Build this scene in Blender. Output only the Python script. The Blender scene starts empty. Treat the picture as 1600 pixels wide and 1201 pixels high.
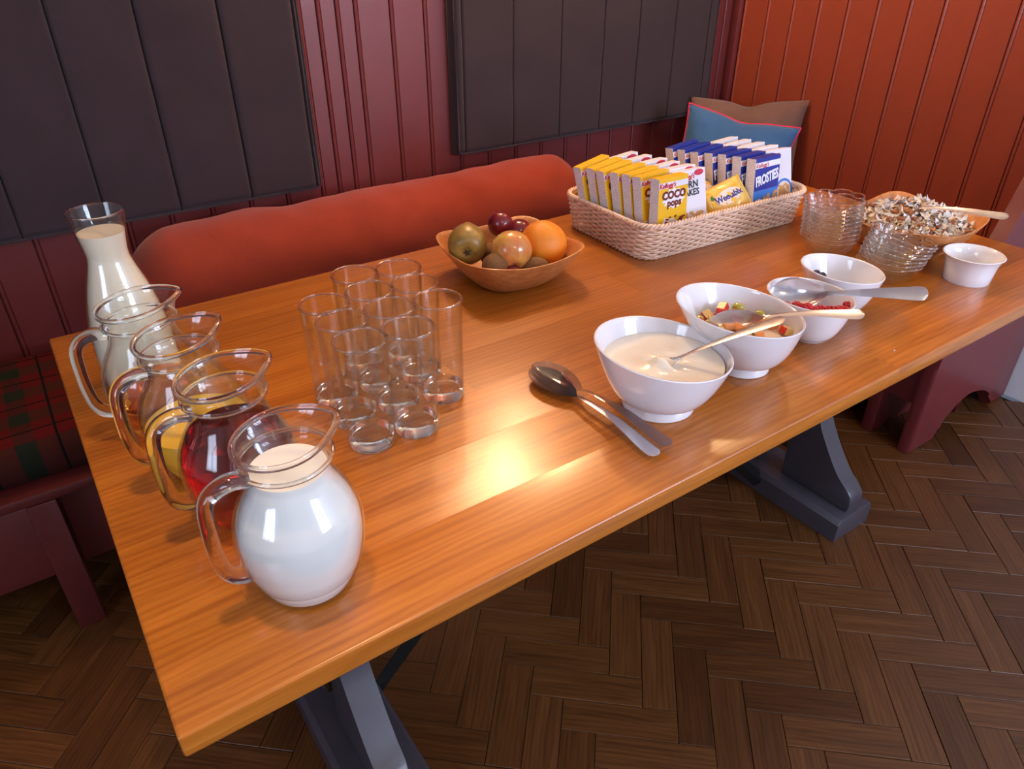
import bpy, bmesh, math, random
from math import pi, sin, cos, radians as R, exp, sqrt, atan2
from mathutils import Vector, Matrix, Euler, noise
random.seed(7)
SC = bpy.context.scene
COL = SC.collection
T = 0.75            # height of the table top

# ------------------------------------------------------------------ camera, world, lights, exposure
cam = bpy.data.objects.new('camera', bpy.data.cameras.new('camera')); COL.objects.link(cam)
cam.data.sensor_width = 36.0; cam.data.lens = 1142.77 * 36 / 1600; cam.data.clip_start = .02
cam.matrix_world = Matrix.Translation((.02583, -.47979, .6039 + T)) @ Matrix.Rotation(-.6045, 4, 'Z') @ Matrix.Rotation(1.0137, 4, 'X') @ Matrix.Rotation(-.0007, 4, 'Z')
SC.camera = cam
SC.view_settings.view_transform = 'Standard'; SC.view_settings.look = 'None'
SC.view_settings.gamma = 1.0; SC.view_settings.use_curve_mapping = False
SC.view_settings.exposure = 0.0
SC.cycles.transparent_max_bounces = 64
SC.cycles.max_bounces = 14; SC.cycles.transmission_bounces = 14; SC.cycles.glossy_bounces = 6; SC.cycles.diffuse_bounces = 4
SC.cycles.sample_clamp_indirect = 6.0
SC.cycles.use_denoising = True

w = bpy.data.worlds.new('world'); SC.world = w; w.use_nodes = True
w.node_tree.nodes['Background'].inputs[0].default_value = (.62, .74, 1, 1)
w.node_tree.nodes['Background'].inputs[1].default_value = .16

def light(name, kind, loc, energy, col, rot=(0, 0, 0), **kw):
    d = bpy.data.lights.new(name, kind); d.energy = energy; d.color = col
    for k, v in kw.items(): setattr(d, k, v)
    o = bpy.data.objects.new(name, d); COL.objects.link(o); o.location = loc; o.rotation_euler = rot
    return o
WARM = (1, .66, .34); COOL = (.66, .76, 1)
light('window_light_front', 'AREA', (1.85, -2.72, 1.5), 95, COOL, (R(90), 0, R(0)), shape='RECTANGLE', size=1.2, size_y=1.25)
light('window_light_left', 'AREA', (-2.12, -.75, 1.5), 34, COOL, (R(90), 0, R(-90)), shape='RECTANGLE', size=.9, size_y=1.25)
light('lamp_light', 'POINT', (1.288, 1.39, 1.95), 27, WARM, shadow_soft_size=.05)
light('lamp_light', 'POINT', (1.133, 1.358, 1.95), 9, WARM, shadow_soft_size=.035)
light('lamp_light', 'POINT', (1.25, 1.189, 1.95), 18, WARM, shadow_soft_size=.05)
light('lamp_light', 'SPOT', (.16, .14, 2.32), 44, WARM, shadow_soft_size=.04, spot_size=R(44), spot_blend=.7)
light('lamp_light', 'POINT', (.3, -1.5, 2.2), 16, (1, .84, .66), shadow_soft_size=.06)  # added fill lamp, no known fixture; brightens the ceiling mirrored in the spoons
light('lamp_light', 'POINT', (1.95, .75, 2.1), 13, WARM, shadow_soft_size=.05)

# ------------------------------------------------------------------ material helpers
class N:
    def __init__(s, name):
        m = bpy.data.materials.new(name); m.use_nodes = True; s.m = m; s.t = m.node_tree; s.n = s.t.nodes
        s.p = s.n['Principled BSDF']; s.out = s.n['Material Output']
    def add(s, typ, **kw):
        o = s.n.new(typ)
        for k, v in kw.items():
            if k.startswith('i_'):
                key = k[2:]; key = int(key) if key.isdigit() else key.replace('_', ' ')
                o.inputs[key].default_value = v
            else: setattr(o, k, v)
        return o
    def link(s, a, b): s.t.links.new(a, b)
    def coords(s, scale=(1, 1, 1), kind='Object', rnd=0):
        c = s.add('ShaderNodeTexCoord'); mp = s.add('ShaderNodeMapping'); mp.inputs['Scale'].default_value = scale
        src = c.outputs[kind]
        if rnd:
            oi = s.add('ShaderNodeObjectInfo'); v = s.add('ShaderNodeVectorMath', operation='MULTIPLY_ADD')
            v.inputs[1].default_value = (rnd, rnd * .7, rnd * .4); s.link(oi.outputs['Random'], v.inputs[0]); s.link(src, v.inputs[2]); src = v.outputs[0]
        s.link(src, mp.inputs[0]); return mp.outputs[0]
    def noise(s, vec, scale, detail=4, rough=.6, dist=0):
        t = s.add('ShaderNodeTexNoise', i_Scale=scale, i_Detail=detail, i_Roughness=rough, i_Distortion=dist); s.link(vec, t.inputs['Vector']); return t.outputs['Fac']
    def ramp(s, fac, stops):
        r = s.add('ShaderNodeValToRGB'); e = r.color_ramp.elements
        while len(e) < len(stops): e.new(.5)
        for k, (p, c) in enumerate(stops): e[k].position = p; e[k].color = (*c, 1) if len(c) == 3 else c
        s.link(fac, r.inputs[0]); return r.outputs[0]
    def mix(s, fac, a, b, mode='MIX'):
        m = s.add('ShaderNodeMix', data_type='RGBA', blend_type=mode)
        for sock, v in ((m.inputs[0], fac), (m.inputs[6], a), (m.inputs[7], b)):
            if hasattr(v, 'links'): s.link(v, sock)
            elif isinstance(v, tuple): sock.default_value = (*v, 1)
            else: sock.default_value = v
        return m.outputs[2]
    def bump(s, h, strength=.2, dist=.001, target=None):
        b = s.add('ShaderNodeBump', i_Strength=strength, i_Distance=dist); s.link(h, b.inputs['Height'])
        s.link(b.outputs[0], (target or s.p).inputs['Normal']); return b

def simple(name, col, rough=.5, metal=0, coat=0, var=.0, bump=0, bscale=80, sss=0, scale=12, spec=.5):
    s = N(name); p = s.p
    p.inputs['Roughness'].default_value = rough; p.inputs['Metallic'].default_value = metal
    p.inputs['Coat Weight'].default_value = coat; p.inputs['Coat Roughness'].default_value = .08
    p.inputs['Specular IOR Level'].default_value = spec
    if sss:
        p.inputs['Subsurface Weight'].default_value = sss; p.inputs['Subsurface Radius'].default_value = (.01, .008, .006); p.inputs['Subsurface Scale'].default_value = .5
    v = s.coords()
    f = s.noise(v, scale)
    a = tuple(max(0, c * (1 - var)) for c in col); b = tuple(min(1, c * (1 + var)) for c in col)
    s.link(s.ramp(f, [(.3, a), (.7, b)]), p.inputs['Base Color'])
    if bump: s.bump(s.noise(v, bscale), bump, .002)
    return s.m

M = {}
def wood(name, c0, c1, c2, rnd=5, rough=.3, coat=.0, along=(1.6, 26, 26), pore=.35, varw=.35, fine=(6, 420, 420)):
    s = N(name); v = s.coords(along, rnd=rnd); g = s.noise(v, 1.6, 6, .62, .9)
    vf = s.coords(fine, rnd=rnd); pf = s.noise(vf, 1.0, 3, .6)
    vr = s.coords((1.1, 5, 5), rnd=rnd); wv = s.add('ShaderNodeTexWave', wave_type='BANDS', bands_direction='Y', i_Scale=6, i_Distortion=7, i_Detail=2.5, i_Detail_Scale=.9)
    s.link(vr, wv.inputs['Vector'])
    base = s.ramp(g, [(.28, c0), (.5, c1), (.75, c2)])
    base = s.mix(.22, base, s.ramp(wv.outputs['Fac'], [(.1, c0), (.8, c2)]))
    dark = s.ramp(pf, [(.3, (.55, .5, .45)), (.52, (1, 1, 1))])
    base = s.mix(pore, base, dark, 'MULTIPLY')
    oi = s.add('ShaderNodeObjectInfo')
    tint = s.ramp(oi.outputs['Random'], [(0, (1 - varw, 1 - varw * 1.15, 1 - varw * 1.4)), (.5, (1, .97, .93)), (1, (1.0, 1.0, 1.0))])
    base = s.mix(1.0, base, tint, 'MULTIPLY')
    s.link(base, s.p.inputs['Base Color']); s.p.inputs['Roughness'].default_value = rough
    s.p.inputs['Coat Weight'].default_value = coat; s.p.inputs['Coat Roughness'].default_value = .2
    s.bump(pf, .25, .0006)
    return s.m
M['oak'] = wood('lacquered_oak', (.30, .078, .007), (.44, .135, .013), (.57, .205, .028), rough=.30, coat=.35, varw=.26)
M['parquet'] = wood('worn_parquet', (.055, .019, .004), (.100, .036, .008), (.155, .062, .017), rnd=9, rough=.40, coat=.0, along=(3, 40, 40), varw=.42)
M['bowlwood'] = wood('turned_pale_wood', (.42, .15, .04), (.55, .22, .07), (.66, .30, .11), rough=.4, coat=.1, along=(30, 3, 30), varw=.05, fine=(300, 8, 300))
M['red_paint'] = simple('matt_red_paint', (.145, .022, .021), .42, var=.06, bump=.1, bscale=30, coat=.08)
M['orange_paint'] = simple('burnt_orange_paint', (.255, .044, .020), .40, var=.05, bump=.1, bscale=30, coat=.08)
M['bench_paint'] = simple('bench_red_paint', (.15, .022, .024), .38, var=.07, bump=.1, bscale=30, coat=.1)
M['bench_shaded'] = simple('shaded_bench_paint', (.075, .009, .008), .42, var=.07, bump=.1, bscale=30, coat=.05)  # bench red darkened, puts the shade on the back bench into the colour
M['white_wall'] = simple('white_plaster', (.62, .62, .66), .85, var=.05, bump=.2, bscale=18)
M['ceiling'] = simple('cream_ceiling', (.68, .65, .62), .9, var=.03, bump=.1)
M['grey_paint'] = simple('slate_grey_paint', (.052, .047, .060), .38, var=.12, bump=.1, bscale=25, coat=.1)
M['steel_dark'] = simple('blackened_steel', (.012, .012, .012), .5, metal=.6)
M['brass'] = simple('dull_brass', (.12, .08, .03), .45, metal=.9)
M['grout'] = simple('dark_floor_base', (.012, .008, .005), .8)

def fabric(name, col, weave=900, var=.12, bump=.35):
    s = N(name); v = s.coords()
    f = s.noise(v, 9, 5, .65); fw = s.noise(v, weave, 2, .5)
    a = tuple(c * (1 - var) for c in col); b = tuple(min(1, c * (1 + var)) for c in col)
    c = s.mix(.3, s.ramp(f, [(.3, a), (.7, b)]), s.ramp(fw, [(.3, tuple(x * .6 for x in col)), (.7, tuple(min(1, x * 1.4) for x in col))]))
    s.link(c, s.p.inputs['Base Color']); s.p.inputs['Roughness'].default_value = .92; s.p.inputs['Specular IOR Level'].default_value = .15
    s.p.inputs['Sheen Weight'].default_value = .15
    s.bump(fw, bump, .0006); return s.m
M['grey_felt'] = fabric('charcoal_felt', (.038, .024, .028))
M['bolster_red'] = fabric('rust_red_cloth', (.24, .030, .013), 700)
M['blue_cloth'] = fabric('blue_cotton', (.040, .105, .235), 600)
M['brown_cloth'] = fabric('brown_velour', (.15, .078, .062), 600, .2)
M['pink_piping'] = simple('crimson_piping', (.55, .01, .06), .6)
def plaid():
    s = N('dark_tartan'); c = s.add('ShaderNodeTexCoord'); sp = s.add('ShaderNodeSeparateXYZ'); s.link(c.outputs['Object'], sp.inputs[0])
    def stripes(o, freq, lo, hi, ph=0.):
        a = s.add('ShaderNodeMath', operation='MULTIPLY_ADD'); a.inputs[1].default_value = freq; a.inputs[2].default_value = ph; s.link(sp.outputs[o], a.inputs[0])
        f = s.add('ShaderNodeMath', operation='FRACT'); s.link(a.outputs[0], f.inputs[0])
        g = s.add('ShaderNodeMath', operation='GREATER_THAN'); g.inputs[1].default_value = lo; s.link(f.outputs[0], g.inputs[0])
        h = s.add('ShaderNodeMath', operation='LESS_THAN'); h.inputs[1].default_value = hi; s.link(f.outputs[0], h.inputs[0])
        m = s.add('ShaderNodeMath', operation='MULTIPLY'); s.link(g.outputs[0], m.inputs[0]); s.link(h.outputs[0], m.inputs[1]); return m.outputs[0]
    red = (.075, .004, .004); grn = (.012, .016, .009)
    b = s.mix(stripes(1, 9., 0, .42), red, grn)
    b2 = s.mix(stripes(0, 8., 0, .3), red, (.01, .012, .008))
    b = s.mix(.5, b, b2)
    b = s.mix(stripes(0, 8., .60, .64), b, (.004, .004, .004)); b = s.mix(stripes(1, 9., .68, .72), b, (.004, .004, .004))
    s.link(b, s.p.inputs['Base Color']); s.p.inputs['Roughness'].default_value = .95; s.p.inputs['Specular IOR Level'].default_value = .1
    s.bump(s.noise(s.coords(), 600, 2), .4, .0006); return s.m
M['tartan'] = plaid()
def thin_glass(name, tint=(.97, .985, .98), edge=(.78, .81, .81), ior=1.45, edgepow=.35):
    s = N(name); s.n.remove(s.p)
    tr = s.add('ShaderNodeBsdfTransparent'); gl = s.add('ShaderNodeBsdfGlossy', i_Roughness=.02); gl.inputs['Color'].default_value = (1, 1, 1, 1)
    lw = s.add('ShaderNodeLayerWeight', i_Blend=.5); lp = s.add('ShaderNodeLayerWeight', i_Blend=edgepow)
    pw = s.add('ShaderNodeMath', operation='POWER'); pw.inputs[1].default_value = 4.2; s.link(lw.outputs['Facing'], pw.inputs[0])
    fr = s.add('ShaderNodeMath', operation='MULTIPLY_ADD'); fr.inputs[1].default_value = .80; fr.inputs[2].default_value = .035 * (ior / 1.45); s.link(pw.outputs[0], fr.inputs[0]); mx = s.add('ShaderNodeMixShader')
    s.link(s.ramp(lp.outputs['Facing'], [(.35, tint), (1, edge)]), tr.inputs['Color'])
    s.link(fr.outputs[0], mx.inputs[0]); s.link(tr.outputs[0], mx.inputs[1]); s.link(gl.outputs[0], mx.inputs[2]); s.link(mx.outputs[0], s.out.inputs[0])
    return s.m
M['thin_glass'] = thin_glass('clear_thin_glass')
M['bowl_glass'] = thin_glass('pressed_glass', (.97, .985, .975), (.80, .85, .83), 1.7, .4)
def solid_glass(name, col=(.97, .98, .98), rough=0., ior=1.45):
    s = N(name); p = s.p; p.inputs['Base Color'].default_value = (*col, 1); p.inputs['Transmission Weight'].default_value = 1
    p.inputs['Roughness'].default_value = rough; p.inputs['IOR'].default_value = ior; return s.m
M['glass'] = solid_glass('clear_solid_glass')
M['red_juice'] = solid_glass('red_cranberry_juice', (.36, .004, .005), ior=1.33)
M['amber_juice'] = solid_glass('amber_apple_juice', (.80, .24, .03), ior=1.33)
M['milk'] = simple('white_milk', (.80, .79, .79), .18, sss=.15, coat=.3)
M['cream'] = simple('creamy_yogurt_drink', (.80, .69, .54), .25, sss=.15, coat=.2)
M['orange_juice'] = simple('yellow_orange_juice', (.72, .42, .035), .2, coat=.3)
M['porcelain'] = simple('glazed_white_porcelain', (.76, .76, .80), .12, coat=.6)
M['yogurt'] = simple('thick_yogurt', (.80, .75, .64), .22, sss=.1, coat=.4, bump=.15, bscale=14)
M['steel'] = simple('polished_steel', (.80, .81, .85), .16, metal=1)
M['steel_satin'] = simple('satin_steel_handle', (.70, .71, .76), .26, metal=1)
M['wicker'] = simple('pale_wicker', (.78, .56, .42), .55, var=.22, bump=.3, bscale=300, scale=90)
M['orange_skin'] = simple('orange_peel', (.80, .24, .012), .42, var=.06, bump=.5, bscale=420, sss=.05)
M['plum_skin'] = simple('dark_plum_skin', (.16, .006, .014), .22, var=.3, coat=.5)
M['kiwi_skin'] = simple('fuzzy_kiwi_skin', (.17, .075, .022), .85, var=.25, bump=.5, bscale=500)
M['pear_skin'] = simple('russet_pear_skin', (.27, .155, .030), .42, var=.35, bump=.15, bscale=90, scale=45, coat=.1)
M['stem'] = simple('brown_stem', (.05, .03, .012), .8)
M['leaf'] = simple('dried_leaf', (.20, .22, .10), .6)
def apple_mat():
    s = N('blushed_apple_skin'); v = s.coords((1, 1, .35)); f = s.noise(v, 30, 5, .7, .6); v2 = s.coords(); g = s.noise(v2, 14, 3)
    c = s.mix(s.ramp(g, [(.36, (0, 0, 0)), (.56, (1, 1, 1))]), (.62, .44, .08), s.ramp(f, [(.35, (.50, .10, .03)), (.65, (.66, .32, .09))]))
    s.link(c, s.p.inputs['Base Color']); s.p.inputs['Roughness'].default_value = .2; s.p.inputs['Coat Weight'].default_value = .5; return s.m
M['apple_skin'] = apple_mat()
def card(name, col, rough=.35): return simple(name, col, rough, var=.02)
M['card_white'] = card('white_card', (.74, .72, .78)); M['card_yellow'] = card('yellow_card', (.80, .46, .015)); M['card_blue'] = card('royal_blue_card', (.018, .035, .30))
M['card_red'] = card('red_print', (.55, .02, .05)); M['card_brown'] = card('brown_print', (.16, .02, .012)); M['card_black'] = card('black_print', (.02, .02, .02))
M['card_sky'] = card('bright_blue_print', (.05, .20, .62)); M['card_flake'] = card('golden_flake_print', (.62, .34, .13)); M['card_cream'] = card('cream_print', (.78, .68, .55))
M['card_navy'] = card('navy_print', (.03, .02, .22)); M['card_green'] = card('green_print', (.05, .16, .03)); M['print_white'] = card('white_print', (.82, .82, .86)); M['print_grey'] = card('grey_print', (.3, .3, .34))
def film():
    s = N('yellow_plastic_film'); s.p.inputs['Base Color'].default_value = (.80, .40, .03, 1); s.p.inputs['Roughness'].default_value = .2; s.p.inputs['Coat Weight'].default_value = .5
    v = s.coords(); s.link(s.ramp(s.noise(v, 25, 3), [(.4, (.80, .42, .02)), (.6, (.82, .55, .12))]), s.p.inputs['Base Color']); s.bump(s.noise(v, 45, 4, .6, 1.5), .8, .004); return s.m
M['film'] = film()
def textpanel():
    s = N('card_with_small_print'); c = s.add('ShaderNodeTexCoord'); mp = s.add('ShaderNodeMapping'); mp.inputs['Scale'].default_value = (1, 1, 1); s.link(c.outputs['Object'], mp.inputs[0])
    sp = s.add('ShaderNodeSeparateXYZ'); s.link(mp.outputs[0], sp.inputs[0])
    a = s.add('ShaderNodeMath', operation='MULTIPLY'); a.inputs[1].default_value = 290; s.link(sp.outputs[2], a.inputs[0])
    f = s.add('ShaderNodeMath', operation='FRACT'); s.link(a.outputs[0], f.inputs[0]); g = s.add('ShaderNodeMath', operation='GREATER_THAN'); g.inputs[1].default_value = .5; s.link(f.outputs[0], g.inputs[0])
    fl = s.add('ShaderNodeMath', operation='FLOOR'); s.link(a.outputs[0], fl.inputs[0]); cb = s.add('ShaderNodeCombineXYZ'); y = s.add('ShaderNodeMath', operation='MULTIPLY'); y.inputs[1].default_value = 420; s.link(sp.outputs[1], y.inputs[0])
    s.link(y.outputs[0], cb.inputs[0]); s.link(fl.outputs[0], cb.inputs[1]); n = s.noise(cb.outputs[0], .9, 1)
    h = s.add('ShaderNodeMath', operation='GREATER_THAN'); h.inputs[1].default_value = .44; s.link(n, h.inputs[0])
    ay = s.add('ShaderNodeMath', operation='ABSOLUTE'); s.link(sp.outputs[1], ay.inputs[0]); mg = s.add('ShaderNodeMath', operation='LESS_THAN'); mg.inputs[1].default_value = .0125; s.link(ay.outputs[0], mg.inputs[0])
    m = s.add('ShaderNodeMath', operation='MULTIPLY'); s.link(g.outputs[0], m.inputs[0]); s.link(h.outputs[0], m.inputs[1]); m2 = s.add('ShaderNodeMath', operation='MULTIPLY'); s.link(m.outputs[0], m2.inputs[0]); s.link(mg.outputs[0], m2.inputs[1])
    s.link(s.mix(m2.outputs[0], (.84, .82, .88), (.62, .60, .66)), s.p.inputs['Base Color']); s.p.inputs['Roughness'].default_value = .4; return s.m
M['card_text'] = textpanel()

# ------------------------------------------------------------------ mesh helpers
def mesh_from(name, bm, mats, smooth=True, angle=None):
    me = bpy.data.meshes.new(name); bmesh.ops.recalc_face_normals(bm, faces=bm.faces[:]); bm.to_mesh(me); bm.free()
    for m in (mats if isinstance(mats, (list, tuple)) else [mats]): me.materials.append(M[m] if isinstance(m, str) else m)
    if smooth:
        me.polygons.foreach_set('use_smooth', [True] * len(me.polygons))
        me.set_sharp_from_angle(angle=R(angle or 35))
    return me
def obj(name, bm, mats, parent=None, loc=None, rot=None, smooth=True, angle=None):
    me = bm if isinstance(bm, bpy.types.Mesh) else mesh_from(name, bm, mats, smooth, angle)
    o = bpy.data.objects.new(name, me); COL.objects.link(o)
    if parent: o.parent = parent
    if loc: o.location = loc
    if rot: o.rotation_euler = rot
    return o
def tag(o, label, cat, group=None, kind=None):
    if label: o['label'] = label
    if cat: o['category'] = cat
    if group: o['group'] = group
    if kind: o['kind'] = kind
    return o
def thing(name, label, cat, loc=(0, 0, 0), rz=0, group=None):
    o = bpy.data.objects.new(name, None); COL.objects.link(o); o.location = loc; o.rotation_euler = (0, 0, rz); o.empty_display_size = .05
    return tag(o, label, cat, group)
def structure(o): o['kind'] = 'structure'; return o
def dup(root, loc, rot=None, label=None, group=None):
    def rec(o, par):
        c = o.copy(); COL.objects.link(c)
        if par: c.parent = par
        for ch in o.children: rec(ch, c)
        return c
    r = rec(root, None); r.location = loc
    if rot is not None: r.rotation_euler = rot
    if label: r['label'] = label
    if group: r['group'] = group
    return r
def box(bm, lo, hi, bevel=0, segs=2, mi=0, edges=None):
    lo, hi = Vector(lo), Vector(hi)
    r = bmesh.ops.create_cube(bm, size=1); vs = r['verts']
    for v in vs: v.co = Vector([(lo[k] + hi[k]) / 2 + v.co[k] * (hi[k] - lo[k]) for k in range(3)])
    fs = {f for v in vs for f in v.link_faces}
    for f in fs: f.material_index = mi
    es = {e for v in vs for e in v.link_edges}
    if edges: es = {e for e in es if edges(e)}
    if bevel and es: bmesh.ops.bevel(bm, geom=list(es), offset=bevel, segments=segs, affect='EDGES', profile=.5)
def bxo(name, lo, hi, mat, parent=None, bevel=.003, **k):
    bm = bmesh.new(); box(bm, lo, hi, bevel, **k); return obj(name, bm, mat, parent)
def loft(bm, rings, close=True, cap0=False, cap1=False, mi=0):
    """rings: list of lists of points"""
    R_ = [[bm.verts.new(p) for p in ring] for ring in rings]; n = len(R_[0])
    for a, b in zip(R_, R_[1:]):
        for i in range(n if close else n - 1):
            j = (i + 1) % n; f = bm.faces.new((a[i], a[j], b[j], b[i])); f.material_index = mi
    if cap0: bm.faces.new(R_[0][::-1]).material_index = mi
    if cap1: bm.faces.new(R_[-1]).material_index = mi
    return R_
def lathe(bm, prof, n=48, cx=0, cy=0, fn=None, cap0=False, cap1=False, mi=0):
    rings = []
    for r, z in prof:
        ring = []
        for k in range(n):
            a = 2 * pi * k / n; p = Vector((cx + r * cos(a), cy + r * sin(a), z))
            ring.append(fn(a, r, z) if fn else p)
        rings.append(ring)
    return loft(bm, rings, True, cap0, cap1, mi)
def tube(bm, pts, rad, n=8, closed=False, caps=True, mi=0, flat=1.0, up=None):
    pts = [Vector(p) for p in pts]; m = len(pts); rings = []
    prev = None
    for i, p in enumerate(pts):
        a = pts[(i - 1) % m] if (closed or i > 0) else p; b = pts[(i + 1) % m] if (closed or i < m - 1) else p
        t = (b - a).normalized()
        if up: x = Vector(up).cross(t).normalized()
        else:
            if prev is None: x = t.orthogonal().normalized()
            else: x = (prev - t * prev.dot(t)).normalized()
        prev = x; y = t.cross(x); r = rad(i / (m - 1)) if callable(rad) else rad
        rings.append([p + x * cos(2 * pi * k / n) * r + y * sin(2 * pi * k / n) * r * flat for k in range(n)])
    if closed: rings.append(rings[0]); 
    if closed:
        V = [[bm.verts.new(q) for q in ring] for ring in rings[:-1]]; V.append(V[0])
        for a, b in zip(V, V[1:]):
            for i in range(n):
                j = (i + 1) % n; bm.faces.new((a[i], a[j], b[j], b[i])).material_index = mi
    else: loft(bm, rings, True, caps, caps, mi)
def spline(pts, n):
    pts = [Vector(p) for p in pts]; out = []; P = [pts[0]] + pts + [pts[-1]]
    seg = len(pts) - 1
    for k in range(n + 1):
        u = k / n * seg; i = min(int(u), seg - 1); t = u - i; a, b, c, d = P[i], P[i + 1], P[i + 2], P[i + 3]
        out.append(.5 * ((2 * b) + (c - a) * t + (2 * a - 5 * b + 4 * c - d) * t * t + (3 * b - a - 3 * c + d) * t ** 3))
    return out
def prism(bm, poly, axis, lo, hi, bevel=0, mi=0):
    """extrude a 2D polygon along axis; poly in the other two axes (ascending)"""
    def P(q, h):
        return {0: (h, q[0], q[1]), 1: (q[0], h, q[1]), 2: (q[0], q[1], h)}[axis]
    a = [bm.verts.new(P(q, lo)) for q in poly]; b = [bm.verts.new(P(q, hi)) for q in poly]; n = len(poly)
    fa = bm.faces.new(a[::-1]); fb = bm.faces.new(b); fa.material_index = fb.material_index = mi
    for i in range(n): bm.faces.new((a[i], a[(i + 1) % n], b[(i + 1) % n], b[i])).material_index = mi
    if bevel:
        es = list(fa.edges) + list(fb.edges); bmesh.ops.bevel(bm, geom=es, offset=bevel, segments=2, affect='EDGES', profile=.5)
_txt = {}
def text_mesh(s, size, mat, off=0., align='CENTER', shear=0., spacing=1.0):
    key = (s, size, mat, off, shear, spacing)
    if key in _txt: return _txt[key]
    c = bpy.data.curves.new('lettering', 'FONT'); c.body = s; c.size = size; c.align_x = align; c.align_y = 'CENTER'; c.offset = off; c.extrude = .00012; c.resolution_u = 2; c.shear = shear; c.space_character = spacing
    o = bpy.data.objects.new('lettering', c); COL.objects.link(o); dg = bpy.context.evaluated_depsgraph_get(); dg.update()
    me = bpy.data.meshes.new_from_object(o.evaluated_get(dg)); bpy.data.objects.remove(o); bpy.data.curves.remove(c); me.name = 'lettering'
    me.materials.clear(); me.materials.append(M[mat]); _txt[key] = me; return me

# ------------------------------------------------------------------ the room
X0, X1, Y0, Y1, H = -2.2, 2.61, -2.8, 1.5, 2.45
floor = structure(bxo('floor', (X0, Y0, -.06), (X1, Y1 + .1, -.012), 'grout', bevel=0))
structure(bxo('ceiling', (X0, Y0, H), (X1, Y1 + .1, H + .05), 'ceiling', bevel=0))
wb = structure(bxo('wall_back', (X0, Y1 + .012, 0), (X1 + .1, Y1 + .1, H), 'red_paint', bevel=0))
wr = structure(bxo('wall_right', (X1, Y0, 0), (X1 + .1, Y1 + .012, H), 'white_wall', bevel=0))
def wall_with_hole(name, axis, at, lo, hi, hlo, hhi, z0, z1):
    bm = bmesh.new(); t = .1
    def b(a, c, za, zb):
        if axis == 'y': box(bm, (a, at - t, za), (c, at, zb))
        else: box(bm, (at - t, a, za), (at, c, zb))
    b(lo, hlo, 0, H); b(hhi, hi, 0, H); b(hlo, hhi, 0, z0); b(hlo, hhi, z1, H)
    return structure(obj(name, bm, 'white_wall'))
wall_with_hole('wall_front', 'y', Y0, X0 - .1, X1, 1.25, 2.45, .875, 2.125)
wall_with_hole('wall_left', 'x', X0, Y0, Y1, -1.2, -.3, .875, 2.125)
def window(name, axis, at, a0, a1, z0, z1):
    bm = bmesh.new(); f = .05
    def b(a, c, za, zb):
        if axis == 'y': box(bm, (a, at, za), (c, at + .03, zb), .004)
        else: box(bm, (at, a, za), (at + .03, c, zb), .004)
    m = (a0 + a1) / 2; zm = (z0 + z1) / 2
    b(a0 - f, a0, z0 - f, z1 + f); b(a1, a1 + f, z0 - f, z1 + f); b(a0, a1, z0 - f, z0); b(a0, a1, z1, z1 + f); b(m - .02, m + .02, z0, z1); b(a0, a1, zm + .25, zm + .28)
    return structure(obj(name, bm, 'ceiling'))
window('window_1', 'y', Y0 + .09, 1.25, 2.45, .875, 2.125)
window('window_2', 'x', X0 + .09, -1.2, -.3, .875, 2.125)

# tongue and groove boards, one object each
PITCH = .1018
def board_bm(h, width=PITCH):
    # profile across x, depth to -y (front face at y=0, back at y=.012)
    pr = [(0, .012), (0, .006), (.0022, .006), (.0026, .0012), (.0040, -.0010), (.0070, -.0022), (.0100, -.0010), (.0116, .0008), (.0124, .0022), (.0140, 0), (width - .0012, 0), (width - .0002, .0012), (width - .0002, .012)]
    bm = bmesh.new(); prism(bm, pr, 2, 0, h); return bm
bmesh_board = mesh_from('board', board_bm(1.9), 'red_paint', True, 25)
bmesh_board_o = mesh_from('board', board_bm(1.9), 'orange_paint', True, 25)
narrow = mesh_from('board', board_bm(1.9, .0509), 'red_paint', True, 25)
# measured joints on the back wall: a joint at x=.7415 ; two narrow boards follow
x = .6905; xs = []
k = 0
xb = .7415
for i in range(-18, 0): obj('board', bmesh_board, None, wb, (xb + i * PITCH, Y1, .30))
xn = xb
for i in range(3): obj('board', narrow, None, wb, (xn, Y1, .30)); xn += .0509
while xn < 2.36: obj('board', bmesh_board, None, wb, (xn, Y1, .30)); xn += PITCH
# right hand boards face -x; the panel stands in front of the plastered wall as the tall back of the side bench
XR = 2.38
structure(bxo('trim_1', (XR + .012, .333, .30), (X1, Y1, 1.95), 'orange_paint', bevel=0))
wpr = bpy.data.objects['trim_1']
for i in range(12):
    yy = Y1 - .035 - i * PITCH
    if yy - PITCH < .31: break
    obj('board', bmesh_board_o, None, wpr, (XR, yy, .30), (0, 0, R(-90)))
structure(bxo('trim_2', (XR - .022, Y1 - .034, .3), (XR + .012, Y1, 2.2), 'red_paint', bevel=.002))

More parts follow.
